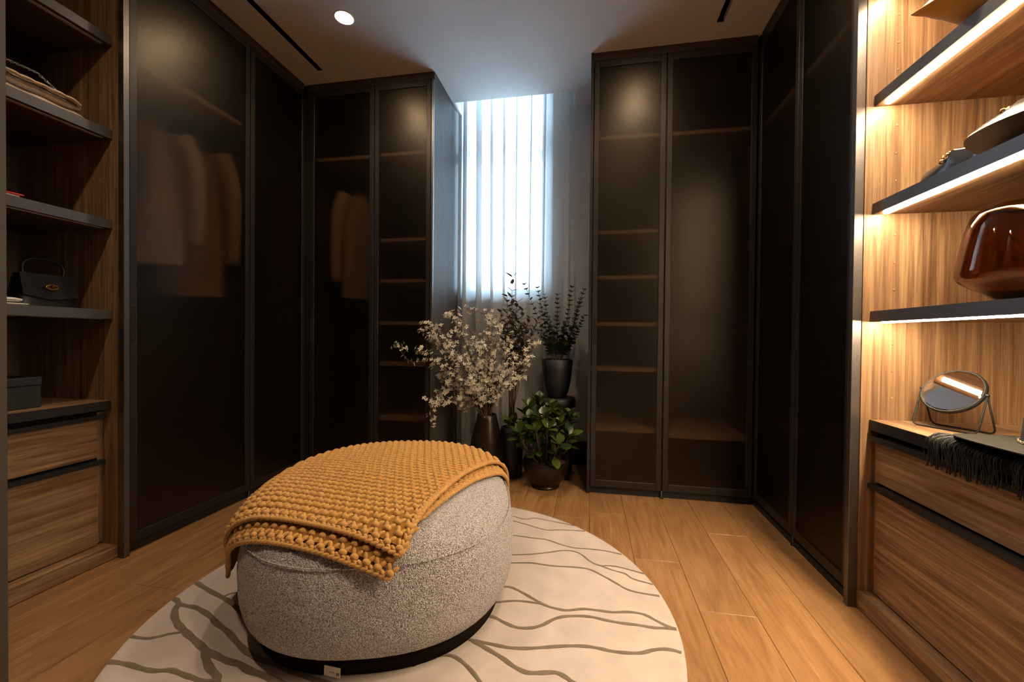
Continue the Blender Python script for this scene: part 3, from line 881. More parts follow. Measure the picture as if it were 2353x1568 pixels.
RD = dict(side=-0.017, shelf=-0.042, top=0.680, work=-0.044, draw=-0.060, pull=-0.040, base=-0.017, basez=0.063, fill=0.012,
          drawers=[(0.463, 0.622), (0.068, 0.452)], pins=[2.103, 2.006, 1.911, 1.717, 1.62, 1.524, 1.334, 1.236, 1.141, 0.949, 0.853, 0.758], pinn=-0.113)
LD = dict(side=-0.022, shelf=-0.060, top=0.672, work=-0.068, draw=-0.108, pull=-0.092, base=-0.026, basez=0.050, fill=0.022,
          drawers=[(0.428, 0.608), (0.056, 0.414)], pins=[1.617, 1.52, 1.228, 1.136, 0.94, 0.843, 0.746], pinn=-0.130)
shelf_unit('R', 0.72, 1.70, 1.680, 'brightly lit walnut shelf unit with glowing strips and wide drawers', True, [2.205, 1.825, 1.445, 1.065], RD)
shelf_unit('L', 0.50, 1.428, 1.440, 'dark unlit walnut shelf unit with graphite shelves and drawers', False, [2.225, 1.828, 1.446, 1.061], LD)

# tall cabinet that closes the picture on one side
t = thing('tall_cabinet', 'tall bronze-brown cabinet seen edge-on in front of the dark shelf unit', 'cabinet', (-1.72, 0.60, 0))
obj('carcass', MB().box(-1.93, -1.522, 0.36, 0.832, 0.0, 2.699), 'darkwoodZ', t)
obj('door', MB().box(-1.520, -1.502, 0.362, 0.831, 0.004, 2.695, 0.001), 'cabdoor', t)
RUG_LINES = [
    (0.01, [(-0.439, 2.157), (-0.386, 2.148), (-0.314, 2.124), (-0.267, 2.147), (-0.199, 2.134), (-0.052, 2.1)]),
    (0.01, [(-0.428, 2.1), (-0.376, 2.092), (-0.306, 2.069), (-0.196, 2.027), (-0.12, 2.042), (0.019, 2.055)]),
    (0.011, [(-0.402, 1.938), (-0.351, 1.94), (-0.255, 1.933), (-0.179, 1.928), (-0.11, 1.896), (-0.052, 1.879), (0.011, 1.882), (0.088, 1.879), (0.155, 1.863)]),
    (0.011, [(-0.361, 1.749), (-0.319, 1.763), (-0.235, 1.786), (-0.168, 1.814), (-0.1, 1.845), (-0.051, 1.848), (-0.016, 1.824), (0.018, 1.779), (0.057, 1.755), (0.102, 1.761), (0.147, 1.755), (0.232, 1.728)]),
    (0.01, [(0.047, 1.76), (0.107, 1.73), (0.156, 1.713), (0.184, 1.683), (0.255, 1.659)]),
    (0.012, [(-0.357, 1.693), (-0.31, 1.7), (-0.225, 1.717), (-0.178, 1.714), (-0.125, 1.713), (-0.034, 1.721), (0.018, 1.715), (0.067, 1.681), (0.114, 1.642), (0.148, 1.612), (0.192, 1.596), (0.284, 1.588)]),
    (0.014, [(-0.337, 1.515), (-0.306, 1.532), (-0.273, 1.533), (-0.226, 1.508), (-0.181, 1.479), (-0.138, 1.454), (-0.093, 1.443), (-0.059, 1.443), (-0.005, 1.461), (0.049, 1.463), (0.092, 1.463), (0.152, 1.476), (0.199, 1.472), (0.232, 1.45), (0.269, 1.426), (0.307, 1.419)]),
    (0.012, [(-0.349, 1.418), (-0.324, 1.432), (-0.27, 1.452), (-0.225, 1.461), (-0.161, 1.46), (-0.132, 1.453)]),
    (0.015, [(-0.39, 1.359), (-0.357, 1.361), (-0.306, 1.359), (-0.264, 1.34), (-0.219, 1.325), (-0.173, 1.332), (-0.138, 1.353), (-0.105, 1.387), (-0.069, 1.409), (-0.015, 1.422), (0.027, 1.424), (0.069, 1.417), (0.121, 1.413), (0.172, 1.414), (0.221, 1.411), (0.267, 1.417), (0.307, 1.419)]),
    (0.015, [(-0.389, 1.255), (-0.356, 1.243), (-0.325, 1.24), (-0.278, 1.237), (-0.228, 1.234), (-0.175, 1.241), (-0.118, 1.257), (-0.051, 1.276), (0.006, 1.285), (0.045, 1.284), (0.082, 1.28), (0.124, 1.282), (0.167, 1.29), (0.211, 1.312), (0.254, 1.321), (0.305, 1.311)]),
    (0.017, [(-0.345, 1.241), (-0.322, 1.23), (-0.288, 1.214), (-0.238, 1.189), (-0.201, 1.166), (-0.162, 1.152), (-0.126, 1.157), (-0.082, 1.167), (-0.054, 1.158), (-0.032, 1.143), (0.007, 1.125), (0.056, 1.099), (0.12, 1.093), (0.195, 1.103), (0.264, 1.103)]),
    (0.019, [(-1.477, 1.336), (-1.427, 1.316), (-1.354, 1.291), (-1.29, 1.272), (-1.242, 1.256), (-1.169, 1.224), (-1.093, 1.186)]),
    (0.009, [(-1.287, 1.274), (-1.275, 1.295), (-1.253, 1.307), (-1.224, 1.316)]),
    (0.019, [(-1.466, 1.234), (-1.435, 1.228), (-1.4, 1.21), (-1.373, 1.208), (-1.333, 1.206), (-1.291, 1.196), (-1.239, 1.177), (-1.181, 1.15), (-1.118, 1.126), (-1.061, 1.097), (-0.996, 1.067), (-0.952, 1.053), (-0.877, 1.041), (-0.803, 1.027), (-0.713, 1.013), (-0.605, 0.997)]),
    (0.022, [(-1.402, 1.21), (-1.385, 1.181), (-1.355, 1.154), (-1.308, 1.125), (-1.269, 1.108), (-1.231, 1.092), (-1.173, 1.07), (-1.118, 1.048), (-1.079, 1.038), (-1.023, 1.026), (-0.975, 1.021), (-0.927, 1.007), (-0.861, 0.998), (-0.756, 0.967), (-0.671, 0.929)]),
    (0.012, [(-1.411, 1.052), (-1.367, 1.051), (-1.333, 1.055), (-1.31, 1.068), (-1.29, 1.083), (-1.256, 1.099)]),
    (0.022, [(-1.121, 1.048), (-1.086, 1.019), (-1.046, 0.993), (-1.004, 0.974), (-0.985, 0.956), (-0.95, 0.929), (-0.897, 0.9)]),
    (0.017, [(-1.364, 0.956), (-1.329, 0.959), (-1.286, 0.96), (-1.229, 0.955), (-1.186, 0.956), (-1.15, 0.966), (-1.111, 0.962), (-1.07, 0.957), (-1.024, 0.952), (-0.991, 0.961)]),
    (0.014, [(-0.49, 1.11), (-0.46, 1.146), (-0.422, 1.166), (-0.382, 1.168), (-0.346, 1.15), (-0.309, 1.121), (-0.271, 1.084), (-0.224, 1.037)]),
]

# ================================================================== RUG
rug_c, rug_r = (-0.585, 1.394), 0.886
rug = thing('round_rug', 'round beige rug with branching taupe lines under the ottoman', 'rug', (rug_c[0], rug_c[1], 0))
obj('pile', MB().lathe([(0, 0.0005), (rug_r - 0.004, 0.0005), (rug_r, 0.004), (rug_r, 0.009), (rug_r - 0.004, 0.0125), (rug_r - 0.02, 0.013), (0, 0.013)], rug_c[0], rug_c[1], 160), 'rug', rug)
for li, (wd, pts) in enumerate(RUG_LINES):
    P = [p for p in spline([(a, b, 0) for a, b in pts], 6)]
    P = [p for p in P if math.hypot(p.x - rug_c[0], p.y - rug_c[1]) < rug_r - 0.001]
    if len(P) < 3: continue
    vs = []; fs = []
    for i, p in enumerate(P):
        d = (P[min(i + 1, len(P) - 1)] - P[max(i - 1, 0)]).normalized()
        nn = Vector((-d.y, d.x, 0)) * (wd * 0.5 * (1 + 0.10 * math.sin(i * 0.7)))
        for s, z in ((-1, 0.0128), (-0.75, 0.0134 + 0.00007 * li), (0.75, 0.0134 + 0.00007 * li), (1, 0.0128)):
            vs.append((p.x + nn.x * s, p.y + nn.y * s, z))
    for i in range(len(P) - 1):
        for k in range(3):
            fs.append((i * 4 + k, (i + 1) * 4 + k, (i + 1) * 4 + k + 1, i * 4 + k + 1))
    o = obj('branch_line', MB().add(vs, fs, True), 'rugline', rug)

# ================================================================== OTTOMAN
OC = (-0.7522, 1.5157); OA, OB, OT, OE = 0.471, 0.5374, 0.2853, 2.389
OPROF = [(0, .435), (.25, .4335), (.45, .43), (.6, .4255), (.7, .42), (.78, .4135), (.84, .405), (.885, .394), (.92, .38), (.95, .361), (.97, .34), (.985, .312),
         (.995, .28), (1, .24), (1, .2), (.995, .155), (.985, .12), (.955, .075), (.90, .055)]
OPROF = [(r, .06 + (z - .055) * .9456) for r, z in OPROF]
_pr = np.array([p[0] for p in OPROF]); _pz = np.array([p[1] for p in OPROF])
def oR(phi):
    c, s = abs(math.cos(phi - OT)), abs(math.sin(phi - OT))
    return ((c / OA) ** OE + (s / OB) ** OE) ** (-1 / OE)
ott = thing('ottoman', 'oval oatmeal boucle ottoman under the ochre knitted throw', 'ottoman', (OC[0], OC[1], 0.013))
m = MB(); NPH = 260
# resampled profile for an even mesh
_L = np.r_[0, np.cumsum(np.hypot(np.diff(_pr * 0.5), np.diff(_pz)))]
_q = np.linspace(0.02, _L[-1], 78)
prr = np.interp(_q, _L, _pr); pzz = np.interp(_q, _L, _pz)
k3 = np.array([.25, .5, .25])
for _ in range(3):
    prr[1:-1] = np.convolve(prr, k3, 'valid'); pzz[1:-1] = np.convolve(pzz, k3, 'valid')
vs = []; fs = []
nz = RNG.normal(0, 0.0011, (NPH, 78))
for i in range(NPH):
    ph = 2 * PI * i / NPH; Rr = oR(ph)
    for j in range(78):
        r = prr[j] * Rr + nz[i, j]; z = pzz[j] + nz[i, j] * 0.6
        vs.append((OC[0] + r * math.cos(ph), OC[1] + r * math.sin(ph), z))
for i in range(NPH):
    i2 = (i + 1) % NPH
    for j in range(77):
        fs.append((i * 78 + j, i * 78 + j + 1, i2 * 78 + j + 1, i2 * 78 + j))
m.add(vs, fs, True)
m.add([(OC[0], OC[1], pzz[0])] + [vs[i * 78] for i in range(NPH)], [(0, 1 + i, 1 + (i + 1) % NPH) for i in range(NPH)], True)
obj('upholstery', m, 'boucle', ott)
ring = []
for i in range(120):
    ph = 2 * PI * i / 120; r = oR(ph) * 0.973 + 0.0005
    ring.append((OC[0] + r * math.cos(ph), OC[1] + r * math.sin(ph), 0.335))
obj('seam', MB().tube(ring, 0.0020, 6, closed=True), 'boucle', ott)
pl = []
for i in range(90):
    ph = 2 * PI * i / 90; r = oR(ph) * 0.895
    pl.append((OC[0] + r * math.cos(ph), OC[1] + r * math.sin(ph)))
obj('plinth', MB().prism(pl, 0.0148, 0.066, True), 'plinth', ott)
# small paper tag below the hem (blank where the code was)
tg = Vector((-0.676, 1.014, 0.045)); tx = Vector((0.998, 0.055, -0.10)).normalized(); tn = Vector((0.02, -0.995, -0.08)).normalized(); tz = tn.cross(tx) * -1
if tz.z < 0: tz = -tz
def quad(c, w, h, d):
    a = tx * w / 2; b = tz * h / 2; cc = Vector(c) + tn * d
    return [cc - a - b, cc + a - b, cc + a + b, cc - a + b]
mm = MB(); q0 = quad(tg, 0.047, 0.030, 0.0); q1 = quad(tg, 0.047, 0.030, 0.0012)
mm.add(q0 + q1, [(0, 1, 2, 3), (7, 6, 5, 4), (0, 4, 5, 1), (1, 5, 6, 2), (2, 6, 7, 3), (3, 7, 4, 0)], False)
tago = obj('paper_tag', mm, 'tagwhite', ott); tago['label'] = 'small white paper tag hanging at the hem'
mm = MB()
for k in range(7):
    if k == 3: continue
    mm.add(quad(tg + tx * (-0.0065 + 0.0021 * k) - tz * 0.001, 0.0015, 0.0030, 0.0016), [(0, 1, 2, 3)], False)
obj('printed_letters', mm, 'tagblack', tago)
mm = MB(); mm.add(quad(tg + tx * 0.0165 - tz * 0.004, 0.0075, 0.0085, 0.0016), [(0, 1, 2, 3)], False)
obj('printed_square', mm, 'tagblack', tago)
mm = MB()
for a, b in (((-0.0022, -0.003), (0, 0.003)), ((0.0022, -0.003), (0, 0.003)), ((-0.0012, -0.0008), (0.0012, -0.0008))):
    c0 = tg + tx * 0.0165 - tz * 0.004 + tn * 0.0019
    mm.tube([c0 + tx * a[0] + tz * a[1], c0 + tx * b[0] + tz * b[1]], 0.00035, 4)
obj('printed_letter', mm, 'tagwhite', tago)

# ================================================================== KNITTED THROW
def osurf(u, v, off, flare=0.0):
    """wrap a flat (u, v) sheet over the ottoman: point and normal"""
    l = math.hypot(u, v); phi = math.atan2(v, u); Rr = oR(phi)
    r = _pr * Rr; z = _pz
    L = np.r_[0, np.cumsum(np.hypot(np.diff(r), np.diff(z)))]
    Lmax = L[14]
    def at(q):
        if q > Lmax: return np.interp(Lmax, L, r), np.interp(Lmax, L, z) - (q - Lmax)
        return np.interp(q, L, r), np.interp(q, L, z)
    a = at(l - 0.012); b = at(l + 0.012); c = at(l)
    t = np.array([b[0] - a[0], b[1] - a[1]]); t /= np.linalg.norm(t) + 1e-9
    n = np.array([-t[1], t[0]])
    drop = max(0.0, 0.40 - c[1])
    rr = c[0] + n[0] * off + flare * drop; zz = c[1] + n[1] * off
    e = Vector((math.cos(phi), math.sin(phi), 0))
    p = Vector((OC[0], OC[1], 0)) + e * rr + Vector((0, 0, zz))
    return p, (e * n[0] + Vector((0, 0, n[1]))).normalized()

C0 = (0.250, -0.458); DS = (-0.984, 0.160); DT = (0.150, 0.989)
SLEN, TLEN = 0.87, 1.05
def uv(s, t):
    # right edge bows a little; hem sags in the middle
    bow = 0.030 * math.sin(PI * min(max(t / 0.95, 0), 1)) - 0.075 * max(0, t - 0.45)
    sag = -0.030 * math.sin(PI * min(max(s / 0.75, 0), 1)) * max(0, 1 - t / 0.3)
    return (C0[0] + DS[0] * (s + bow * (1 - s / SLEN)) + DT[0] * (t + sag), C0[1] + DS[1] * (s + bow * (1 - s / SLEN)) + DT[1] * (t + sag))
def throw_pt(s, t, off, lower=False):
    u_, v_ = uv(s, t)
    flare = 0.06 + 0.10 * max(0, (s - 0.55) / 0.25) * max(0, 1 - t / 0.45)
    return osurf(u_, v_, off + 0.004 * math.sin(9 * s + 2) * max(0, 1 - t / 0.25), flare)

throw = thing('knitted_throw', 'chunky ochre knitted throw folded double over the ottoman', 'throw', (OC[0], OC[1], 0.41))
STEP_S, STEP_T = 0.0345, 0.0255
def sheet(s0, s1, t0, t1, off, th):
    m = MB(); nu = int((s1 - s0) / 0.02) + 2; nv = int((t1 - t0) / 0.02) + 2
    for o in (off, off + th):
        m.grid(lambda i, j: throw_pt(s0 + (s1 - s0) * i / (nu - 1), t0 + (t1 - t0) * j / (nv - 1), o)[0], nu, nv)
    return m
def stitches(m, s0, s1, t0, t1, off, test=None):
    nr = int(round((t1 - t0) / STEP_T)); ns = int(round((s1 - s0) / STEP_S))
    for j in range(nr + 1):
        for i in range(ns + 1):
            s = s0 + (i + (0.5 if j % 2 else 0.0)) * STEP_S; t = t0 + j * STEP_T
            if s > s1 + 0.001: continue
            if test and not test(s, t): continue
            s += random.uniform(-0.0014, 0.0014); t += random.uniform(-0.0014, 0.0014)
            p, n = throw_pt(s, t, off)
            q, _ = throw_pt(s + 0.006, t, off)
            mt = frame_mtx((0, 0, 0), q - p, n).to_3x3()
            rot = Matrix.Rotation(random.uniform(-0.16, 0.16), 3, 'Z')
            # knot: two plump strands side by side and two slanting legs that dive under it
            k = random.uniform(0.93, 1.07)
            m.ball(p + n * 0.0035, (0.0128 * k, 0.0094, 0.0090), mt @ rot @ Matrix.Rotation(0.10, 3, 'Z'), 10, 6)
            for sg in (-1, 1):
                dz = Matrix.Rotation(-sg * 1.0, 3, 'Z')
                m.ball(p + n * 0.0005 + mt @ Vector((sg * 0.0085, -0.0118, 0)), (0.0135, 0.0066, 0.0066), mt @ dz, 8, 5)
    return m
def edge_chain(m, pts_fn, n, off):
    for k in range(n):
        p, nn = pts_fn(k / n); q, _ = pts_fn((k + 0.5) / n)
        mt = frame_mtx((0, 0, 0), q - p, nn).to_3x3()
        for sg in (-1, 1):
            m.ball(p + mt @ Vector((0, sg * 0.004, 0)), (0.014, 0.0062, 0.0075), mt @ Matrix.Rotation(sg * 0.42, 3, 'Z'), 8, 5)

OFF_LO, OFF_UP = 0.013, 0.033
LOW = (-0.035, SLEN - 0.02, -0.045, TLEN - 0.05)
# lower fold
def low_edge(t): return -0.046 * min(1.0, max(0.0, (t - 0.16) / 0.40))
m = MB()
for off_ in (OFF_LO - 0.004, OFF_LO + 0.003):
    m.grid(lambda i, j: throw_pt((low_edge(LOW[2] + (LOW[3] - LOW[2]) * j / 56) + 0.002) * (1 - i / 44) + LOW[1] * i / 44, LOW[2] + 0.006 + (LOW[3] - LOW[2]) * j / 56, off_)[0], 45, 57)
lo = obj('lower_fold', m, 'knitbase', throw)
m = stitches(MB(), 0.0, LOW[1], LOW[2], LOW[3], OFF_LO, lambda s, t: t < 0.06 or s < 0.05 or s > 0.62)
# lower fold peeks out along the far part of the edge
t = 0.16
row = 0
while t < 0.86:
    e = low_edge(t)
    s = e + 0.010 - (row % 2) * 0.012
    while s < 0.0:
        p, n = throw_pt(s, t, OFF_LO)
        q, _ = throw_pt(s + 0.006, t, OFF_LO)
        mt = frame_mtx((0, 0, 0), q - p, n).to_3x3()
        m.ball(p + n * 0.002, (0.0150, 0.0080, 0.0075), mt @ Matrix.Rotation(random.uniform(-.2, .2), 3, 'Z'), 9, 5)
        s += STEP_S * 0.62
    t += STEP_T * 0.66; row += 1
edge_chain(m, lambda f: throw_pt(low_edge(0.14 + f * 0.74) - 0.008, 0.14 + f * 0.74, OFF_LO), 46, OFF_LO)
edge_chain(m, lambda f: throw_pt(f * LOW[1], LOW[2] - 0.010, OFF_LO), 52, OFF_LO)
o = obj('lower_stitches', m, 'knit', lo); o['kind'] = 'stuff'
# upper fold
m = sheet(0.008, SLEN, 0.006, TLEN, OFF_UP - 0.006, 0.007)
up = obj('upper_fold', m, 'knitbase', throw)
m = stitches(MB(), 0.004, SLEN, 0.004, TLEN, OFF_UP)
edge_chain(m, lambda f: throw_pt(f * SLEN, -0.006, OFF_UP), 52, OFF_UP)
o = obj('upper_stitches', m, 'knit', up); o['kind'] = 'stuff'
m = MB(); edge_chain(m, lambda f: throw_pt(-0.004, 0.0 + f * TLEN * 0.92, OFF_UP + 0.002), 66, OFF_UP)
obj('edge_braid', m, 'knit', up)

# ================================================================== VASES, POTS AND PLANTS
def leaf_mesh(name, ln, wd, mat, tip=0.35, curl=0.12, nseg=6, fold=0.12):
    """leaf along +x from the stalk; z up"""
    m = MB(); vs = []; fs = []
    for i in range(nseg + 1):
        t = i / nseg
        w_ = wd * 0.5 * (math.sin(PI * min(1, t ** (0.5 + tip))) ** 0.75 if 0 < t < 1 else 0.06)
        z = -curl * ln * t * t
        for s in (-1, -0.5, 0, 0.5, 1):
            vs.append((t * ln, s * w_, z + abs(s) * fold * w_))
    for i in range(nseg):
        for k in range(4):
            a = i * 5 + k
            fs.append((a, a + 5, a + 6, a + 1))
    m.add(vs, fs, True)
    # a hair of thickness
    o = len(vs)
    m.add([(x_, y_, z_ - 0.0006) for x_, y_, z_ in vs], [f[::-1] for f in fs], True)
    me = m.mesh(name); me.materials.append(M[mat])
    return me

# bronze bottle vase with blossom branches
VX, VY = -0.655, 2.665
obj_v = obj('bottle_vase', MB().lathe([(0, 0.0), (0.082, 0.0), (0.094, 0.012), (0.110, 0.07), (0.117, 0.14), (0.113, 0.21), (0.100, 0.29), (0.083, 0.36), (0.069, 0.415), (0.0635, 0.447),
                                       (0.060, 0.449), (0.057, 0.445), (0.066, 0.40), (0.08, 0.35), (0, 0.34)], VX, VY, 48), 'bronzepot', loc=(VX, VY, 0))
tag(obj_v, 'dark bronze bottle vase behind the ottoman holding the white blossom branches', 'vase')
bq = thing('blossom_branches', 'spray of cream white blossom branches in the bronze bottle vase', 'flowers', (VX, VY, 0.36))
def blossom_mesh(k):
    rs = random.Random(50 + k); m = MB(); n = 5 if k % 2 else 4
    for i in range(n):
        a = 2 * PI * i / n + rs.uniform(-0.2, 0.2); L_ = 0.0165 * rs.uniform(0.85, 1.15); up = rs.uniform(0.15, 0.6); w_ = 0.0048
        d = Vector((math.cos(a), math.sin(a), 0)); s_ = Vector((-math.sin(a), math.cos(a), 0)); Z = Vector((0, 0, 1))
        P = [Vector((0, 0, 0)), d * L_ * 0.5 + s_ * w_ + Z * L_ * up * 0.5, d * L_ + Z * L_ * up * 0.55, d * L_ * 0.5 - s_ * w_ + Z * L_ * up * 0.5, d * L_ * 0.55 + Z * (L_ * up * 0.5 - 0.0016)]
        m.add(P, [(0, 1, 4), (1, 2, 4), (2, 3, 4), (3, 0, 4)], True)
    m.ball((0, 0, 0.0015), 0.0022, None, 5, 3)
    me = m.mesh('blossom'); me.materials.append(M['petal'])
    return me
BM = [blossom_mesh(k) for k in range(5)]
stems = []
tips = [(-1.20, 2.45, 0.907, (-0.96, 2.55, 0.78), (-1.11, 2.47, 0.80)), (-0.98, 2.53, 0.42, (-0.86, 2.60, 0.66), (-0.97, 2.54, 0.57)),
        (-0.89, 2.70, 1.10, (-0.76, 2.68, 0.80), (-0.86, 2.70, 0.98)), (-0.80, 2.72, 1.145, (-0.68, 2.70, 0.85), (-0.66, 2.72, 1.08)),
        (-0.94, 2.66, 1.10, (-0.72, 2.66, 0.85), (-0.79, 2.66, 1.02)), (-1.06, 2.52, 0.99, (-0.85, 2.60, 0.78), (-0.97, 2.54, 0.93)),
        (-1.03, 2.51, 1.035, (-0.82, 2.60, 0.80), (-0.94, 2.54, 0.97)), (-1.06, 2.49, 0.88, (-0.87, 2.58, 0.72), (-0.97, 2.53, 0.82)),
        (-0.98, 2.66, 0.70, (-0.80, 2.66, 0.62), (-0.9, 2.66, 0.68)), (-0.95, 2.58, 0.56, (-0.80, 2.62, 0.58), (-0.9, 2.6, 0.60)),
        (-0.33, 2.66, 0.93, (-0.55, 2.66, 0.70), (-0.42, 2.66, 0.84)), (-0.36, 2.62, 0.82, (-0.54, 2.64, 0.66), (-0.43, 2.63, 0.77)),
        (-0.42, 2.60, 0.70, (-0.56, 2.62, 0.60), (-0.48, 2.61, 0.66)), (-0.58, 2.74, 1.10, (-0.62, 2.70, 0.75), (-0.59, 2.72, 0.95)),
        (-0.63, 2.72, 1.07, (-0.65, 2.68, 0.75), (-0.64, 2.70, 0.95))]
for tp in tips:
    stems.append((spline([(VX + random.uniform(-.03, .03), VY + random.uniform(-.03, .03), 0.36), (VX + (tp[3][0] - VX) * 0.25, VY, 0.52), tp[3], tp[4], tp[:3]], 7), 0.42))
for k in range(46):
    a = random.uniform(0, 2 * PI); rr = math.sqrt(random.uniform(0.04, 1)) * 0.29
    ex = VX - 0.055 + rr * math.cos(a) * 1.12; ey = VY + rr * math.sin(a) * 0.62; ez = 0.78 + random.uniform(-0.20, 0.26) - 0.45 * max(0, rr - 0.16)
    if ex < -0.93: ey = min(ey, 2.53)
    md = Vector((VX, VY, 0.46)).lerp(Vector((ex, ey, ez)), 0.55) + Vector((0, 0, 0.045))
    stems.append((spline([(VX + random.uniform(-.035, .035), VY + random.uniform(-.035, .035), 0.36), (VX + (ex - VX) * 0.2, VY + (ey - VY) * 0.2, 0.50), md, (ex, ey, ez)], 7), 0.38))
spots = []
for pts, st in stems:
    n = len(pts)
    m = MB(); m.tube(pts, [0.0036 - 0.0024 * i / (n - 1) for i in range(n)], 5)
    for i in range(int(n * st), n):
        p = pts[i]; d = (pts[min(i + 1, n - 1)] - pts[i - 1]).normalized()
        for q in range(1 if i < n - 2 else 2):
            o_ = Vector((random.gauss(0, 1), random.gauss(0, 1), random.gauss(0.2, 1))).normalized()
            e = p + (o_ * random.uniform(0.008, 0.034)) + d * 0.008
            if (e - p).length > 0.014: m.tube([p, e], 0.0009, 3, cap=False)
            spots.append((e, (o_ + d * 0.6 + Vector((0, -0.5, 0.2))).normalized()))
        if random.random() < 0.62:
            o_ = Vector((random.gauss(0, 1), random.gauss(0, 1), random.gauss(0.3, 1))).normalized(); ln = random.uniform(0.025, 0.065)
            e = p + (o_ + d * 0.6).normalized() * ln
            m.tube([p, e], [0.0013, 0.0007], 3, cap=False)
            for q in range(2):
                spots.append((e - (e - p) * (0.35 * q) + Vector((random.uniform(-.007, .007),) * 3), (o_ + Vector((0, -0.5, 0))).normalized()))
    obj('branch', m, 'twig', bq)
random.shuffle(spots)
base = wloc(bq)
rest = MB()
for k, (p, nrm) in enumerate(spots):
    sc = random.uniform(0.85, 1.25)
    mt = frame_mtx(p - base, nrm.orthogonal(), nrm) @ Matrix.Rotation(random.uniform(0, 6.3), 4, 'Z') @ Matrix.Scale(sc, 4)
    if k < 290:
        put('blossom', BM[k % 5], 'petal', bq, mt)
    else:
        me = BM[k % 5]
        rest.add([mt @ v.co + base for v in me.vertices], [tuple(f.vertices) for f in me.polygons], True)
o = obj('small_blossoms', rest, 'petal', bq); o['kind'] = 'stuff'

# bronze bowl planter with the green plant
PX, PY = -0.262, 2.662
pl_ = obj('bowl_planter', MB().lathe([(0, 0.0), (0.086, 0.0), (0.090, 0.006), (0.088, 0.014), (0.080, 0.020), (0.092, 0.030), (0.118, 0.058), (0.136, 0.095), (0.1455, 0.135), (0.1485, 0.172),
                                       (0.1455, 0.176), (0.1425, 0.172), (0.139, 0.14), (0, 0.135)], PX, PY, 56), 'bronzepot', loc=(PX, PY, 0))
tag(pl_, 'rounded dark bronze bowl planter on the floor holding the glossy green plant', 'planter')
gp = thing('leafy_plant', 'bushy plant with broad glossy green leaves in the bronze bowl planter', 'plant', (PX, PY, 0.136))
obj('potting_bark', MB().lathe([(0, 0.162), (0.05, 0.165), (0.10, 0.158), (0.1385, 0.148), (0.1385, 0.140), (0, 0.137)], PX, PY, 32), 'soil', gp)
LM = [leaf_mesh('leaf', 0.088, 0.054, 'leaf', 0.8, 0.10, 7, 0.15), leaf_mesh('leaf', 0.075, 0.048, 'leaf', 0.9, 0.02, 7, 0.2), leaf_mesh('leaf', 0.098, 0.056, 'leaf', 0.75, 0.20, 7, 0.12)]
base = wloc(gp)
rl = random.Random(5)
for k in range(32):
    a = 2 * PI * k / 32 * 12.4 + rl.uniform(-.3, .3); rr = 0.225 * math.sqrt((k + 0.6) / 32)
    ex = min(PX - 0.010 + rr * 1.02 * math.cos(a), -0.095); ey = PY - 0.02 + rr * (0.85 if math.sin(a) < 0 else 0.25) * math.sin(a)
    ez = 0.50 - 0.95 * max(0, rr - 0.10) ** 1.15 * 1.6 + rl.uniform(-0.05, 0.045)
    if ey < PY: ez -= 0.03
    pts = spline([(PX + (ex - PX) * 0.25, PY + (ey - PY) * 0.25, 0.145), (PX + (ex - PX) * 0.65, PY + (ey - PY) * 0.65, 0.145 + (ez - 0.145) * 0.45), (ex, ey, ez)], 6)
    obj('stem', MB().tube(pts, [0.0045 - 0.002 * i / (len(pts) - 1) for i in range(len(pts))], 6), 'twig', gp)
    n = len(pts)
    for q in range(8):
        if q < 5: i = n - 1; tilt = rl.uniform(0.25, 1.0)
        else: i = max(3, n - 3 - (q - 5) * 2); tilt = rl.uniform(-0.1, 0.5)
        d = (pts[-1] - pts[-3]).normalized()
        az = q * 2.4 + rl.uniform(-.3, .3)
        side = d.orthogonal().normalized(); side.rotate(Matrix.Rotation(az, 3, d))
        dr = (d * tilt + side * (1.05 - 0.4 * tilt)).normalized()
        dr = (dr + Vector((0, 0, 0.30))).normalized()
        upv = (d * 1.0 - side * 0.3 + Vector((0, 0, 0.6))).normalized()
        mt = frame_mtx(pts[i] - base, dr, upv) @ Matrix.Scale(rl.uniform(0.78, 1.08), 4)
        put('leaf', LM[(k + q) % 3], 'leaf', gp, mt)

# stool with the black pot of eucalyptus
SX, SY = -0.210, 2.892
st = thing('plant_stool', 'round black stool half hidden behind the glossy green plant', 'stool', (SX, SY, 0))
obj('seat', MB().lathe([(0, 0.478), (0.119, 0.478), (0.127, 0.486), (0.127, 0.532), (0.122, 0.542), (0, 0.543)], SX, SY, 40), 'blackpot', st)
for a in (0.7, 2.3, 3.9, 5.5):
    p0 = Vector((SX + 0.10 * math.cos(a), SY + 0.10 * math.sin(a), 0.48)); p1 = Vector((SX + 0.115 * math.cos(a), SY + 0.115 * math.sin(a), 0.0))
    obj('leg', MB().tube([p1, p0], [0.017, 0.021], 10), 'blackpot', st)
tp = obj('tapered_pot', MB().lathe([(0, 0.543), (0.055, 0.543), (0.063, 0.550), (0.082, 0.60), (0.094, 0.66), (0.102, 0.73), (0.107, 0.806), (0.104, 0.808), (0.101, 0.804), (0.096, 0.74), (0, 0.73)], SX, SY, 48), 'blackpot', loc=(SX, SY, 0.543))
tag(tp, 'tall matt black tapered pot standing on the black stool', 'pot')
eu = thing('eucalyptus', 'dusky eucalyptus branches in the black tapered pot against the wall', 'plant', (SX, SY, 0.735))
base = wloc(eu)
EM = [leaf_mesh('leaf', 0.044, 0.040, 'euc', 0.12, 0.1, 5, 0.1), leaf_mesh('leaf', 0.036, 0.034, 'euc', 0.12, 0.05, 5, 0.15)]
EL = [leaf_mesh('leaf', 0.044, 0.040, 'euc_lime', 0.12, 0.1, 5, 0.1)]
re_ = random.Random(9)
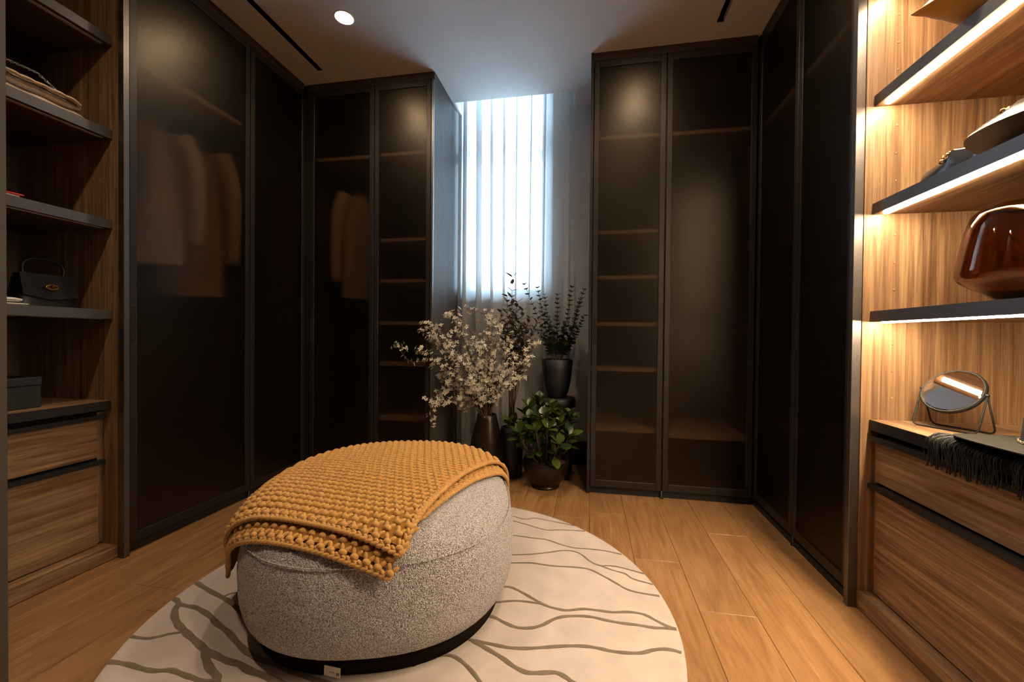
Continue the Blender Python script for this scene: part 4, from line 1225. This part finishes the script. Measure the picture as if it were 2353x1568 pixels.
eus = [((-0.445, 2.90, 1.33), (-0.34, 2.93, 1.06)), ((-0.355, 2.91, 1.305), (-0.31, 2.93, 1.08)), ((-0.305, 2.90, 1.255), (-0.28, 2.93, 1.05)), ((-0.215, 2.93, 1.255), (-0.22, 2.95, 1.02)),
       ((-0.118, 2.94, 1.31), (-0.155, 2.95, 1.06)), ((-0.035, 2.93, 1.29), (-0.10, 2.95, 1.06)), ((-0.06, 2.91, 1.22), (-0.12, 2.93, 1.00)), ((-0.03, 2.90, 1.11), (-0.10, 2.93, 0.96)),
       ((-0.37, 2.88, 1.02), (-0.29, 2.92, 0.93)), ((-0.27, 2.87, 1.09), (-0.24, 2.91, 0.96)), ((-0.16, 2.88, 1.06), (-0.18, 2.92, 0.95))]
for k, (tp_, md) in enumerate(eus):
    pts = spline([(SX + re_.uniform(-.04, .04), SY + re_.uniform(-.04, .04), 0.735), (SX + (md[0] - SX) * 0.45, SY, 0.86), md, tp_], 8)
    n = len(pts)
    obj('branch', MB().tube(pts, [0.0040 - 0.0028 * i / (n - 1) for i in range(n)], 5), 'twig', eu)
    for i in range(int(n * 0.30), n):
        d = (pts[min(i + 1, n - 1)] - pts[i - 1]).normalized(); f = i / (n - 1)
        for q in range(2):
            side = d.orthogonal().normalized(); side.rotate(Matrix.Rotation(i * 1.57 + q * PI + re_.uniform(-.3, .3), 3, d))
            dr = (side + d * (0.35 + 0.4 * f)).normalized()
            mt = frame_mtx(pts[i] - base, dr, d) @ Matrix.Scale(re_.uniform(0.85, 1.15) * (1.25 - 0.6 * f), 4)
            lime = (k in (3, 5, 6) and i % 5 == 0 and f < 0.8)
            put('leaf', EL[0] if lime else EM[(i + q) % 2], 'euc', eu, mt)

# black cylinder vase with dried foliage
DX, DY = -0.520, 2.815
dv = obj('cylinder_vase', MB().lathe([(0, 0.0), (0.074, 0.0), (0.080, 0.006), (0.084, 0.16), (0.078, 0.30), (0.068, 0.338), (0.064, 0.340), (0.061, 0.336), (0.07, 0.29), (0, 0.27)], DX, DY, 40), 'blackpot', loc=(DX, DY, 0))
tag(dv, 'matt black vase on the floor between the bronze vase and the bowl planter', 'vase')
df_ = thing('dried_foliage', 'dried grey-brown leafy stems rising above the blossom in front of the window', 'plant', (DX, DY, 0.275))
base = wloc(df_)
DM = [leaf_mesh('leaf', 0.070, 0.027, 'dried', 0.3, 0.25, 5, 0.2), leaf_mesh('leaf', 0.058, 0.023, 'dried', 0.3, -0.15, 5, 0.2)]
rd_ = random.Random(21)
dst = [((-0.525, 2.84, 1.375), (-0.525, 2.83, 0.95)), ((-0.56, 2.83, 1.24), (-0.545, 2.82, 0.90)), ((-0.60, 2.83, 1.13), (-0.56, 2.82, 0.85)), ((-0.49, 2.84, 1.20), (-0.50, 2.82, 0.90)),
       ((-0.45, 2.83, 1.14), (-0.48, 2.82, 0.86)), ((-0.40, 2.82, 1.09), (-0.46, 2.82, 0.84)), ((-0.345, 2.80, 1.06), (-0.43, 2.81, 0.84)), ((-0.55, 2.78, 1.06), (-0.54, 2.80, 0.82)),
       ((-0.44, 2.77, 1.01), (-0.49, 2.79, 0.80)), ((-0.38, 2.77, 0.94), (-0.45, 2.79, 0.76)),
       ((-0.58, 2.79, 1.00), (-0.55, 2.80, 0.80)), ((-0.50, 2.78, 1.12), (-0.51, 2.80, 0.85)), ((-0.47, 2.80, 1.08), (-0.49, 2.80, 0.85)), ((-0.53, 2.80, 1.17), (-0.53, 2.81, 0.88)), ((-0.42, 2.79, 1.04), (-0.46, 2.80, 0.84))]
for k, (tp_, md) in enumerate(dst):
    pts = spline([(DX + rd_.uniform(-.03, .03), DY + rd_.uniform(-.03, .03), 0.275), (DX + (md[0] - DX) * 0.4, DY, 0.55), md, tp_], 9)
    n = len(pts)
    obj('branch', MB().tube(pts, [0.0038 - 0.0026 * i / (n - 1) for i in range(n)], 5), 'twig', df_)
    for i in range(int(n * 0.52), n):
        d = (pts[min(i + 1, n - 1)] - pts[i - 1]).normalized()
        for q in range(2):
            side = d.orthogonal().normalized(); side.rotate(Matrix.Rotation(i * 2.1 + q * PI + rd_.uniform(-.4, .4), 3, d))
            dr = (side + d * rd_.uniform(0.3, 0.9)).normalized()
            put('leaf', DM[(i + q) % 2], 'dried', df_, frame_mtx(pts[i] - base, dr, d) @ Matrix.Scale(rd_.uniform(0.75, 1.1), 4))

# ================================================================== THINGS ON THE LIT SHELVES
# table mirror -------------------------------------------------------
mr_ = thing('table_mirror', 'round tilting table mirror on a black wire stand on the lit worktop', 'mirror', (1.143, 1.547, 0.680))
FL, RL_, FR, RR_ = Vector((1.075, 1.612, 0.6835)), Vector((1.146, 1.634, 0.6835)), Vector((1.147, 1.467, 0.6835)), Vector((1.205, 1.482, 0.6835))
AL, AR = Vector((1.108, 1.622, 0.803)), Vector((1.174, 1.472, 0.800))
m = MB()
def bend(a, b, c, r=0.012):
    return [b + (a - b).normalized() * r, b + (a - b).normalized() * r * 0.35 + (c - b).normalized() * r * 0.35, b + (c - b).normalized() * r]
m.tube([AL] + bend(AL, FL, FR) + bend(FL, FR, AR) + [AR], 0.0028, 8)
m.tube([AL] + bend(AL, RL_, RR_) + bend(RL_, RR_, AR) + [AR], 0.0028, 8)
obj('wire_stand', m, 'wire', mr_)
MC = (AL + AR) / 2; ax = (AR - AL).normalized()
hn = Vector((ax.y, -ax.x, 0)).normalized()
if hn.x > 0: hn = -hn
tilt = math.radians(35)
MN = (hn * math.cos(tilt) + Vector((0, 0, 1)) * math.sin(tilt)).normalized()
BX = ax; BY = MN.cross(BX).normalized()
Rm = 0.0765
def disc(r, d, n=56): return [MC + MN * d + BX * (r * math.cos(2 * PI * i / n)) + BY * (r * math.sin(2 * PI * i / n)) for i in range(n)]
m = MB(); rings = [disc(Rm - 0.003, 0.0062), disc(Rm + 0.0005, 0.0072), disc(Rm + 0.003, 0.004), disc(Rm + 0.003, -0.004), disc(Rm, -0.007), disc(0.001, -0.0075)]
for A_, B_ in zip(rings, rings[1:]):
    n = len(A_); m.add(A_ + B_, [(i, (i + 1) % n, n + (i + 1) % n, n + i) for i in range(n)], True)
obj('rim', m, 'wire', mr_)
m = MB(); A_ = disc(Rm - 0.006, 0.0068); B_ = disc(Rm - 0.0025, 0.006); n = len(A_)
m.add(A_ + [MC + MN * 0.0068], [(i, (i + 1) % n, n) for i in range(n)], False)
m.add(A_ + B_, [(i, (i + 1) % n, n + (i + 1) % n, n + i) for i in range(n)], False)
obj('mirror_glass', m, 'mirror', mr_)
for p in (AL, AR):
    obj('pivot_knob', MB().ball(p, 0.0058, None, 10, 6), 'blackmetal', mr_)

# scarf ---------------------------------------------------------------
sc_ = thing('fringed_scarf', 'black fringed scarf lying under the charcoal hat, fringe hanging over the drawers', 'scarf', (1.12, 1.15, 0.680))
def scarf_pt(i, j):
    y = 1.375 - 0.50 * i / 24; xx = 0.988 + 0.40 * j / 16
    z = 0.6835 + 0.004 * (1 + math.sin(9 * xx + 13 * y)) * (0.3 if j == 0 else 1)
    return (xx + 0.008 * math.sin(20 * y), y, z)
m = MB().grid(scarf_pt, 25, 17)
m.grid(lambda i, j: tuple(Vector(scarf_pt(i, j)) - Vector((0, 0, 0.0028))), 25, 17)
obj('cloth', m, 'scarf', sc_)
m = MB(); rf_ = random.Random(31)
for k in range(250):
    y = 1.398 - 0.50 * k / 250 + rf_.uniform(-.004, .004)
    if 0.455 < k / 250 < 0.49: continue
    x0 = 1.015 + rf_.uniform(0, 0.03); yy = y - 0.03 + rf_.uniform(-.012, .02)
    ln = rf_.uniform(0.035, 0.082); fx = 0.9795 - rf_.uniform(0.001, 0.012)
    yb = y + rf_.uniform(-.010, .014)
    P = spline([(x0, yy, 0.690 + rf_.uniform(0, .006)), (0.998, y, 0.694 + rf_.uniform(0, .006)), (fx, y + 0.006, 0.680), (fx - 0.003, yb, 0.68 - ln * 0.55), (fx - 0.002 + rf_.uniform(-.003, .003), yb + rf_.uniform(-.006, .006), 0.68 - ln)], 3)
    m.tube(P, [0.0012] * (len(P) - 2) + [0.0014, 0.0024], 4)
o = obj('fringe', m, 'scarf', sc_); o['kind'] = 'stuff'

# hat --------------------------------------------------------------------
HX, HY, HZ = 1.135, 1.192, 0.700
ht = thing('felt_hat', 'charcoal felt hat with a wide brim resting on the black scarf', 'hat', (HX, HY, 0.692))
NP = 64
def brim(i, j):
    a = 2 * PI * i / NP; f = j / 8
    r = 0.085 + (0.205 - 0.085) * f
    rx, ry = r * (1.0 - 0.04 * f), r * 1.06
    z = HZ + 0.006 + 0.012 * f * f * math.cos(2 * a) * 0.8 + 0.004 * (1 - f)
    return (HX + rx * math.cos(a), HY + ry * math.sin(a), z)
m = MB().grid(brim, NP, 9, closed_u=True)
m.grid(lambda i, j: tuple(Vector(brim(i, j)) - Vector((0, 0, 0.003))), NP, 9, closed_u=True)
m.grid(lambda i, j: tuple(Vector(brim(i, 8)) - Vector((0, 0, 0.003 * j))), NP, 2, closed_u=True)
obj('brim', m, 'felt', ht)
def crown(i, j):
    a = 2 * PI * i / NP; t_ = j / 14
    prof = [(1.0, 0.0), (0.99, 0.02), (0.965, 0.05), (0.93, 0.078), (0.86, 0.098), (0.72, 0.108), (0.5, 0.106), (0.25, 0.096), (0.0, 0.090)]
    q = t_ * (len(prof) - 1); k = min(int(q), len(prof) - 2); f = q - k
    r = prof[k][0] * (1 - f) + prof[k + 1][0] * f; z = prof[k][1] * (1 - f) + prof[k + 1][1] * f
    return (HX + 0.084 * r * math.cos(a), HY + 0.096 * r * math.sin(a), HZ + 0.008 + z)
obj('crown', MB().grid(crown, NP, 15, closed_u=True), 'felt', ht)
m = MB()
for s in (0, PI):
    m.tube([(HX + (0.0865 + 0.0012 * math.sin(18 * a + s)) * math.cos(a), HY + 0.0985 * math.sin(a), HZ + 0.0135 + 0.0022 * math.cos(18 * a + s)) for a in np.linspace(0, 2 * PI, 180, endpoint=False)], 0.0022, 6, closed=True)
obj('braided_band', m, 'hatcord', ht)

# amber glass vase -------------------------------------------------------
av = obj('amber_vase', MB().lathe([(0, 0.0), (0.062, 0.0), (0.068, 0.004), (0.066, 0.010), (0.078, 0.022), (0.115, 0.046), (0.138, 0.064), (0.146, 0.080), (0.145, 0.096), (0.137, 0.15), (0.127, 0.205), (0.116, 0.243), (0.104, 0.258),
                                    (0.085, 0.266), (0.068, 0.268), (0.066, 0.265), (0.083, 0.262), (0.101, 0.254), (0.112, 0.240), (0.123, 0.204), (0.133, 0.15), (0.141, 0.096), (0.142, 0.081), (0.135, 0.067), (0.112, 0.050), (0.075, 0.027), (0.05, 0.014), (0, 0.012)], 1.160, 1.335, 72, 1.0655), 'amber', loc=(1.16, 1.335, 1.0655))
tag(av, 'squat amber glass vase on the lowest lit shelf', 'vase')

# velvet cushion -----------------------------------------------------------
cu_ = thing('velvet_cushion', 'golden velvet cushion lying on the lit shelf above the shoes', 'cushion', (1.18, 1.26, 1.826))
CC = Vector((1.185, 1.275, 1.905)); ca = Matrix.Rotation(math.radians(24), 3, 'Z') @ Matrix.Rotation(math.radians(-4), 3, 'Y')
NS = 34
def cush(sgn):
    def fn(i, j):
        u_ = -1 + 2 * i / (NS - 1); v_ = -1 + 2 * j / (NS - 1)
        k = ((1 - abs(u_) ** 2.6) * (1 - abs(v_) ** 2.6))
        h_ = 0.082 * max(0, k) ** 0.55
        pin = 1 - 0.07 * (1 - u_ * u_) * abs(v_) ** 3 - 0.0
        pin2 = 1 - 0.07 * (1 - v_ * v_) * abs(u_) ** 3
        return CC + ca @ Vector((u_ * 0.215 * pin2, v_ * 0.215 * pin, sgn * h_ + 0.004 * math.sin(9 * u_) * math.sin(7 * v_)))
    return fn
m = MB().grid(cush(1), NS, NS); m.grid(cush(-1), NS, NS)
zmin = min(v[2] for v in m.v)
m.v = [(a, b, c_ - zmin + 1.8262) for a, b, c_ in m.v]
obj('cover', m, 'velvet', cu_)
fn = cush(1); edge = []
for i in range(NS): edge.append(fn(i, 0))
for j in range(1, NS): edge.append(fn(NS - 1, j))
for i in range(NS - 2, -1, -1): edge.append(fn(i, NS - 1))
for j in range(NS - 2, 0, -1): edge.append(fn(0, j))
obj('piping', MB().tube([p + Vector((0, 0, 1.8262 - zmin)) for p in edge], 0.003, 6, closed=True), 'velvet', cu_)

# shoes ----------------------------------------------------------------------
def shoe(label, mtx):
    """loafer, toe at +x end (x: 0 heel .. 0.27 toe), sole at z = 0"""
    loc = mtx.translation
    t = thing('loafer', label, 'shoe', tuple(loc), 'pair of black loafers')
    R_ = lambda mb: _xf(mb, mtx)
    def _xf(mb, mm):
        mb.v = [tuple(mm @ Vector(p)) for p in mb.v]; return mb
    def half(x):   # sole half width
        f = x / 0.27
        w = 0.031 + 0.013 * math.sin(PI * min(1, max(0, (f - 0.25) / 0.75)) * 0.9) if f > 0.25 else 0.031
        if f > 0.80: w *= math.sqrt(max(0.0, 1 - ((f - 0.80) / 0.205) ** 2)) * 0.98 + 0.02
        if f < 0.12: w *= math.sqrt(max(0.05, 1 - ((0.12 - f) / 0.125) ** 2))
        return w
    N_ = 34
    xs = [0.27 * (0.5 - 0.5 * math.cos(PI * i / (N_ - 1))) for i in range(N_)]
    toe = lambda x: 0.010 * max(0, (x - 0.19) / 0.08) ** 2
    # sole and heel
    m = MB(); poly = [(x, half(x) + 0.003) for x in xs] + [(x, -half(x) - 0.003) for x in xs[::-1]]
    n = len(poly)
    m.add([(x, y, 0.010 + toe(x)) for x, y in poly] + [(x, y, 0.017 + toe(x)) for x, y in poly], [tuple(range(n))[::-1], tuple(range(n, 2 * n))] + [(i, (i + 1) % n, n + (i + 1) % n, n + i) for i in range(n)], False)
    hp = [(x, y) for x, y in poly if x < 0.075]
    hp = [(x, half(x)) for x in xs if x < 0.075] + [(x, -half(x)) for x in xs[::-1] if x < 0.075]
    k = len(hp); m.add([(x, y, 0.0) for x, y in hp] + [(x, y, 0.012) for x, y in hp], [tuple(range(k))[::-1], tuple(range(k, 2 * k))] + [(i, (i + 1) % k, k + (i + 1) % k, k + i) for i in range(k)], False)
    obj('sole', R_(m), 'sole', t)
    # upper: closed vamp over the toe half, open collar behind
    def top(x):
        f = x / 0.27
        if f > 0.52: return 0.030 + 0.040 * max(0.0, 1 - ((f - 0.52) / 0.48)) ** 0.9
        return 0.070 - 0.018 * math.sin(PI * f / 0.52) + 0.004
    m = MB(); NA = 17
    vamp = [x for x in xs if x >= 0.135]
    def ring(x, amax):
        w = half(x); h_ = top(x) * (1 if x < 0.25 else max(0.35, 1 - ((x - 0.25) / 0.021) ** 2 * 0.6)); out = []
        for q in range(NA):
            a = -amax + 2 * amax * q / (NA - 1)
            out.append((x, w * 1.04 * math.sin(a) if abs(a) < PI / 2 else math.copysign(w, a), 0.017 + toe(x) + h_ * max(0, math.cos(a)) ** 0.75))
        return out
    rows_ = [ring(x, PI / 2) for x in vamp]
    m.add([p for r in rows_ for p in r], [(i * NA + q, (i + 1) * NA + q, (i + 1) * NA + q + 1, i * NA + q + 1) for i in range(len(rows_) - 1) for q in range(NA - 1)], True)
    for sg in (-1, 1):
        quarter = [x for x in xs if x <= 0.150]
        vs_ = []
        for x in quarter:
            w = half(x); h_ = top(x)
            for q in range(6):
                f = q / 5
                vs_.append((x, sg * (w * (1.05 - 0.22 * f * f)), 0.017 + h_ * f * 0.92))
        m.add(vs_, [(i * 6 + q, (i + 1) * 6 + q, (i + 1) * 6 + q + 1, i * 6 + q + 1) for i in range(len(quarter) - 1) for q in range(5)], True)
    obj('upper', R_(m), 'leather', t)
    m = MB(); poly = [(x, half(x) * 0.93) for x in xs if x < 0.15] + [(x, -half(x) * 0.93) for x in xs[::-1] if x < 0.15]
    n = len(poly); m.add([(x, y, 0.022) for x, y in poly], [tuple(range(n))], False)
    for sg in (-1, 1):
        quarter = [x for x in xs if x <= 0.140]
        vs_ = []
        for x in quarter:
            w = half(x); h_ = top(x)
            for q in range(4):
                f = q / 3; vs_.append((x, sg * (w * (1.01 - 0.22 * f * f)), 0.020 + h_ * f * 0.92))
        m.add(vs_, [(i * 4 + q, (i + 1) * 4 + q, (i + 1) * 4 + q + 1, i * 4 + q + 1) for i in range(len(quarter) - 1) for q in range(3)], True)
    obj('lining', R_(m), 'insole', t)
    # tongue strap, stitching, chain
    m = MB(); P = [(0.150, y, 0.017 + top(0.150) * math.cos(y / 0.040 * 1.35) ** 0.75 + 0.004) for y in np.linspace(-0.036, 0.036, 9)]
    m.tube(P, 0.0075, 8)
    obj('strap', R_(m), 'leather', t)
    m = MB()
    for sg in (-1, 1):
        m.tube([(x, sg * (half(x) + 0.0012), 0.021 + toe(x)) for x in xs if x > 0.02], 0.0008, 4)
    obj('welt_stitching', R_(m), 'thread', t)
    m = MB()
    for q in range(9):
        y = -0.034 + 0.0085 * q; z = 0.017 + top(0.160) * max(0.1, math.cos(y / 0.042 * 1.3)) ** 0.75 + 0.006
        rot = Matrix.Rotation(PI / 2 if q % 2 else 0.5, 3, 'Y')
        m.tube([Vector((0.163, y, z)) + rot @ Vector((0.0062 * math.sin(b), 0.0095 * math.cos(b), 0)) for b in np.linspace(0, 2 * PI, 12, endpoint=False)], 0.0027, 6, closed=True)
    obj('gold_chain', R_(m), 'gold', t)
    return t
ZS = 1.4455
m1 = Matrix.Translation((1.092, 1.317, ZS)) @ Matrix.Rotation(math.radians(92), 4, 'Z')
shoe('black loafer with gold chain standing flat, toe towards the wood panel', m1)
m2 = Matrix.Translation((1.012, 1.098, ZS + 0.028)) @ Matrix.Rotation(math.radians(87), 4, 'Z') @ Matrix.Rotation(math.radians(36), 4, 'X')
shoe('black loafer with gold chain tipped sideways in front of its mate, sole showing', m2)

# ================================================================== THINGS ON THE DARK SHELVES
# folded sweater
fs_ = thing('folded_sweater', 'folded oatmeal cable-knit sweater on the upper dark shelf', 'sweater', (-2.18, 1.17, 1.828))
def fold(z0, z1, y1, xf):
    m = MB(); NU, NV = 40, 14
    def fn(i, j):
        y = 0.92 + (y1 - 0.92) * i / (NU - 1); a = 2 * PI * j / NV
        e = min(1.0, max(0.0, (y1 - y) / 0.035)) ** 0.5
        hz = (z1 - z0) / 2 * (0.25 + 0.75 * e); hx = 0.14
        c_, s_ = math.cos(a), math.sin(a)
        xx = -2.19 + xf + hx * math.copysign(abs(c_) ** 0.45, c_)
        zz = (z0 + z1) / 2 + hz * math.copysign(abs(s_) ** 0.6, s_) + 0.0022 * math.sin(55 * y + 3 * c_) * (1 if s_ > 0.1 else 0)
        return (xx, y, max(zz, z0 + 0.0005))
    m.grid(fn, NU, NV)
    vs = m.v[-NV:]; m.add(vs, [tuple(range(NV))], True)
    m.f += [(i * NV + NV - 1, i * NV, (i + 1) * NV, (i + 1) * NV + NV - 1) for i in range(NU - 1)]; m.s += [True] * (NU - 1)
    return m
obj('bottom_fold', fold(1.8285, 1.862, 1.372, 0.0), 'wool', fs_)
obj('top_fold', fold(1.858, 1.912, 1.366, -0.012), 'wool', fs_)
m = MB()
for xx in (-2.085, -2.060, -2.045):
    for s in (0, PI):
        m.tube([(xx + 0.006 * math.sin(70 * y + s), y, 1.905 - 1.1 * max(0, y - 1.315) ** 1.4 - (0.006 if xx > -2.05 else 0)) for y in np.linspace(0.95, 1.352, 60)], 0.005, 6)
obj('cable_stitch', m, 'wool', fs_)
# chain bag
cb = thing('chain_bag', 'small black bag with a silver chain strap lying on the folded sweater', 'bag', (-2.19, 1.10, 1.912))
m = MB(); m.box(-2.29, -2.11, 0.95, 1.255, 1.913, 1.945, 0.012); obj('pouch', m, 'bagleather', cb)
m = MB()
for k in range(46):
    y = 1.286 - k * 0.0078; z = 1.9215 + 0.032 * min(1, max(0, (1.286 - y) / 0.05)) + (0.0 if k % 2 else 0.0008)
    rot = Matrix.Rotation(PI / 2 if k % 2 else 0, 3, 'Y')
    m.tube([Vector((-2.075 - 0.02 * min(1, (1.286 - y) / .2), y, z)) + rot @ Vector((0.0035 * math.sin(b), 0.0058 * math.cos(b), 0)) for b in np.linspace(0, 2 * PI, 9, endpoint=False)], 0.0013, 5, closed=True)
obj('chain_strap', m, 'silver', cb)
# books
bk = thing('book', 'white-paged book with a bright red cover on the dark shelf below the sweater', 'book', (-2.15, 1.08, 1.4465))
obj('pages', MB().box(-2.255, -2.062, 0.96, 1.176, 1.448, 1.4655), 'paper', bk)
obj('cover', MB().box(-2.26, -2.055, 0.955, 1.184, 1.4660, 1.4690).box(-2.26, -2.055, 0.955, 1.180, 1.4462, 1.4478), 'redcover', bk)
# handbag
hb = thing('handbag', 'black leather handbag with a gold clasp on the dark shelf', 'handbag', (-2.21, 1.33, 1.0615))
m = MB()
def bag(i, j):
    a = 2 * PI * i / 40; t_ = j / 10
    w_ = 0.100 - 0.020 * t_; d_ = 0.052 - 0.022 * t_
    c_, s_ = math.cos(a), math.sin(a)
    return (-2.21 + d_ * math.copysign(abs(s_) ** 0.45, s_), 1.326 + w_ * math.copysign(abs(c_) ** 0.35, c_), 1.0625 + 0.135 * t_)
m.grid(bag, 40, 11, closed_u=True); m.add([bag(i, 10) for i in range(40)], [tuple(range(40))], False); m.add([bag(i, 0) for i in range(40)], [tuple(range(40))[::-1]], False)
obj('body', m, 'bagleather', hb)
m = MB().grid(lambda i, j: (-2.157 - 0.021 * (j / 8) ** 1.0 + 0.003, 1.326 - 0.088 + 0.176 * i / 12, 1.110 + 0.088 * j / 8 - 0.016 * (1 - abs(2 * i / 12 - 1)) * (1 - j / 8)), 13, 9)
obj('flap', m, 'bagleather', hb)
m = MB()
m.tube([(-2.148, 1.322 + 0.019 * math.cos(a), 1.146 + 0.0095 * math.sin(a)) for a in np.linspace(0, 2 * PI, 24, endpoint=False)], 0.0028, 6, closed=True)
for dy in (-0.007, 0.007):
    m.tube([(-2.147, 1.322 + dy + 0.0058 * math.cos(a), 1.146 + 0.0055 * math.sin(a)) for a in np.linspace(0.9, 2 * PI - 0.9, 14)], 0.0014, 6)
obj('gold_clasp', m, 'gold', hb)
m = MB(); m.tube(spline([(-2.20, 1.262, 1.195), (-2.20, 1.262, 1.235), (-2.20, 1.29, 1.258), (-2.20, 1.362, 1.258), (-2.20, 1.39, 1.235), (-2.20, 1.39, 1.195)], 6), 0.0055, 8)
obj('handle', m, 'bagleather', hb)
# white cloths
for z0, z1, y1, lab in ((1.0618, 1.0705, 1.190, 'white folded cloth lying lowest beside the black handbag'), (1.0710, 1.0900, 1.172, 'thick white folded cloth on top of the flat one beside the black handbag')):
    m = MB(); NV = 12
    def fn(i, j, z0=z0, z1=z1, y1=y1):
        y = 0.98 + (y1 - 0.98) * i / 15; a = 2 * PI * j / NV; c_, s_ = math.cos(a), math.sin(a)
        e = min(1, max(0, (y1 - y) / 0.012 + 0.35)) ** 0.5
        return (-2.12 + 0.078 * math.copysign(abs(c_) ** 0.35, c_), y, (z0 + z1) / 2 + (z1 - z0) / 2 * e * math.copysign(abs(s_) ** 0.6, s_))
    m.grid(fn, 16, NV); m.f += [(i * NV + NV - 1, i * NV, (i + 1) * NV, (i + 1) * NV + NV - 1) for i in range(15)]; m.s += [True] * 15
    m.add(m.v[15 * NV:16 * NV], [tuple(range(NV))], False)
    tag(obj('folded_cloth', m, 'whitecloth', loc=(-2.12, 1.08, z0)), lab, 'cloth', 'folded white cloths')
# black box
bb = thing('keepsake_box', 'black textured box with a lid on the dark worktop', 'box', (-2.18, 1.16, 0.6725))
obj('body', MB().box(-2.29, -2.086, 1.05, 1.249, 0.6728, 0.758, 0.002), 'blackbox', bb)
obj('lid', MB().box(-2.292, -2.084, 1.048, 1.251, 0.7595, 0.791, 0.002), 'blackbox', bb)
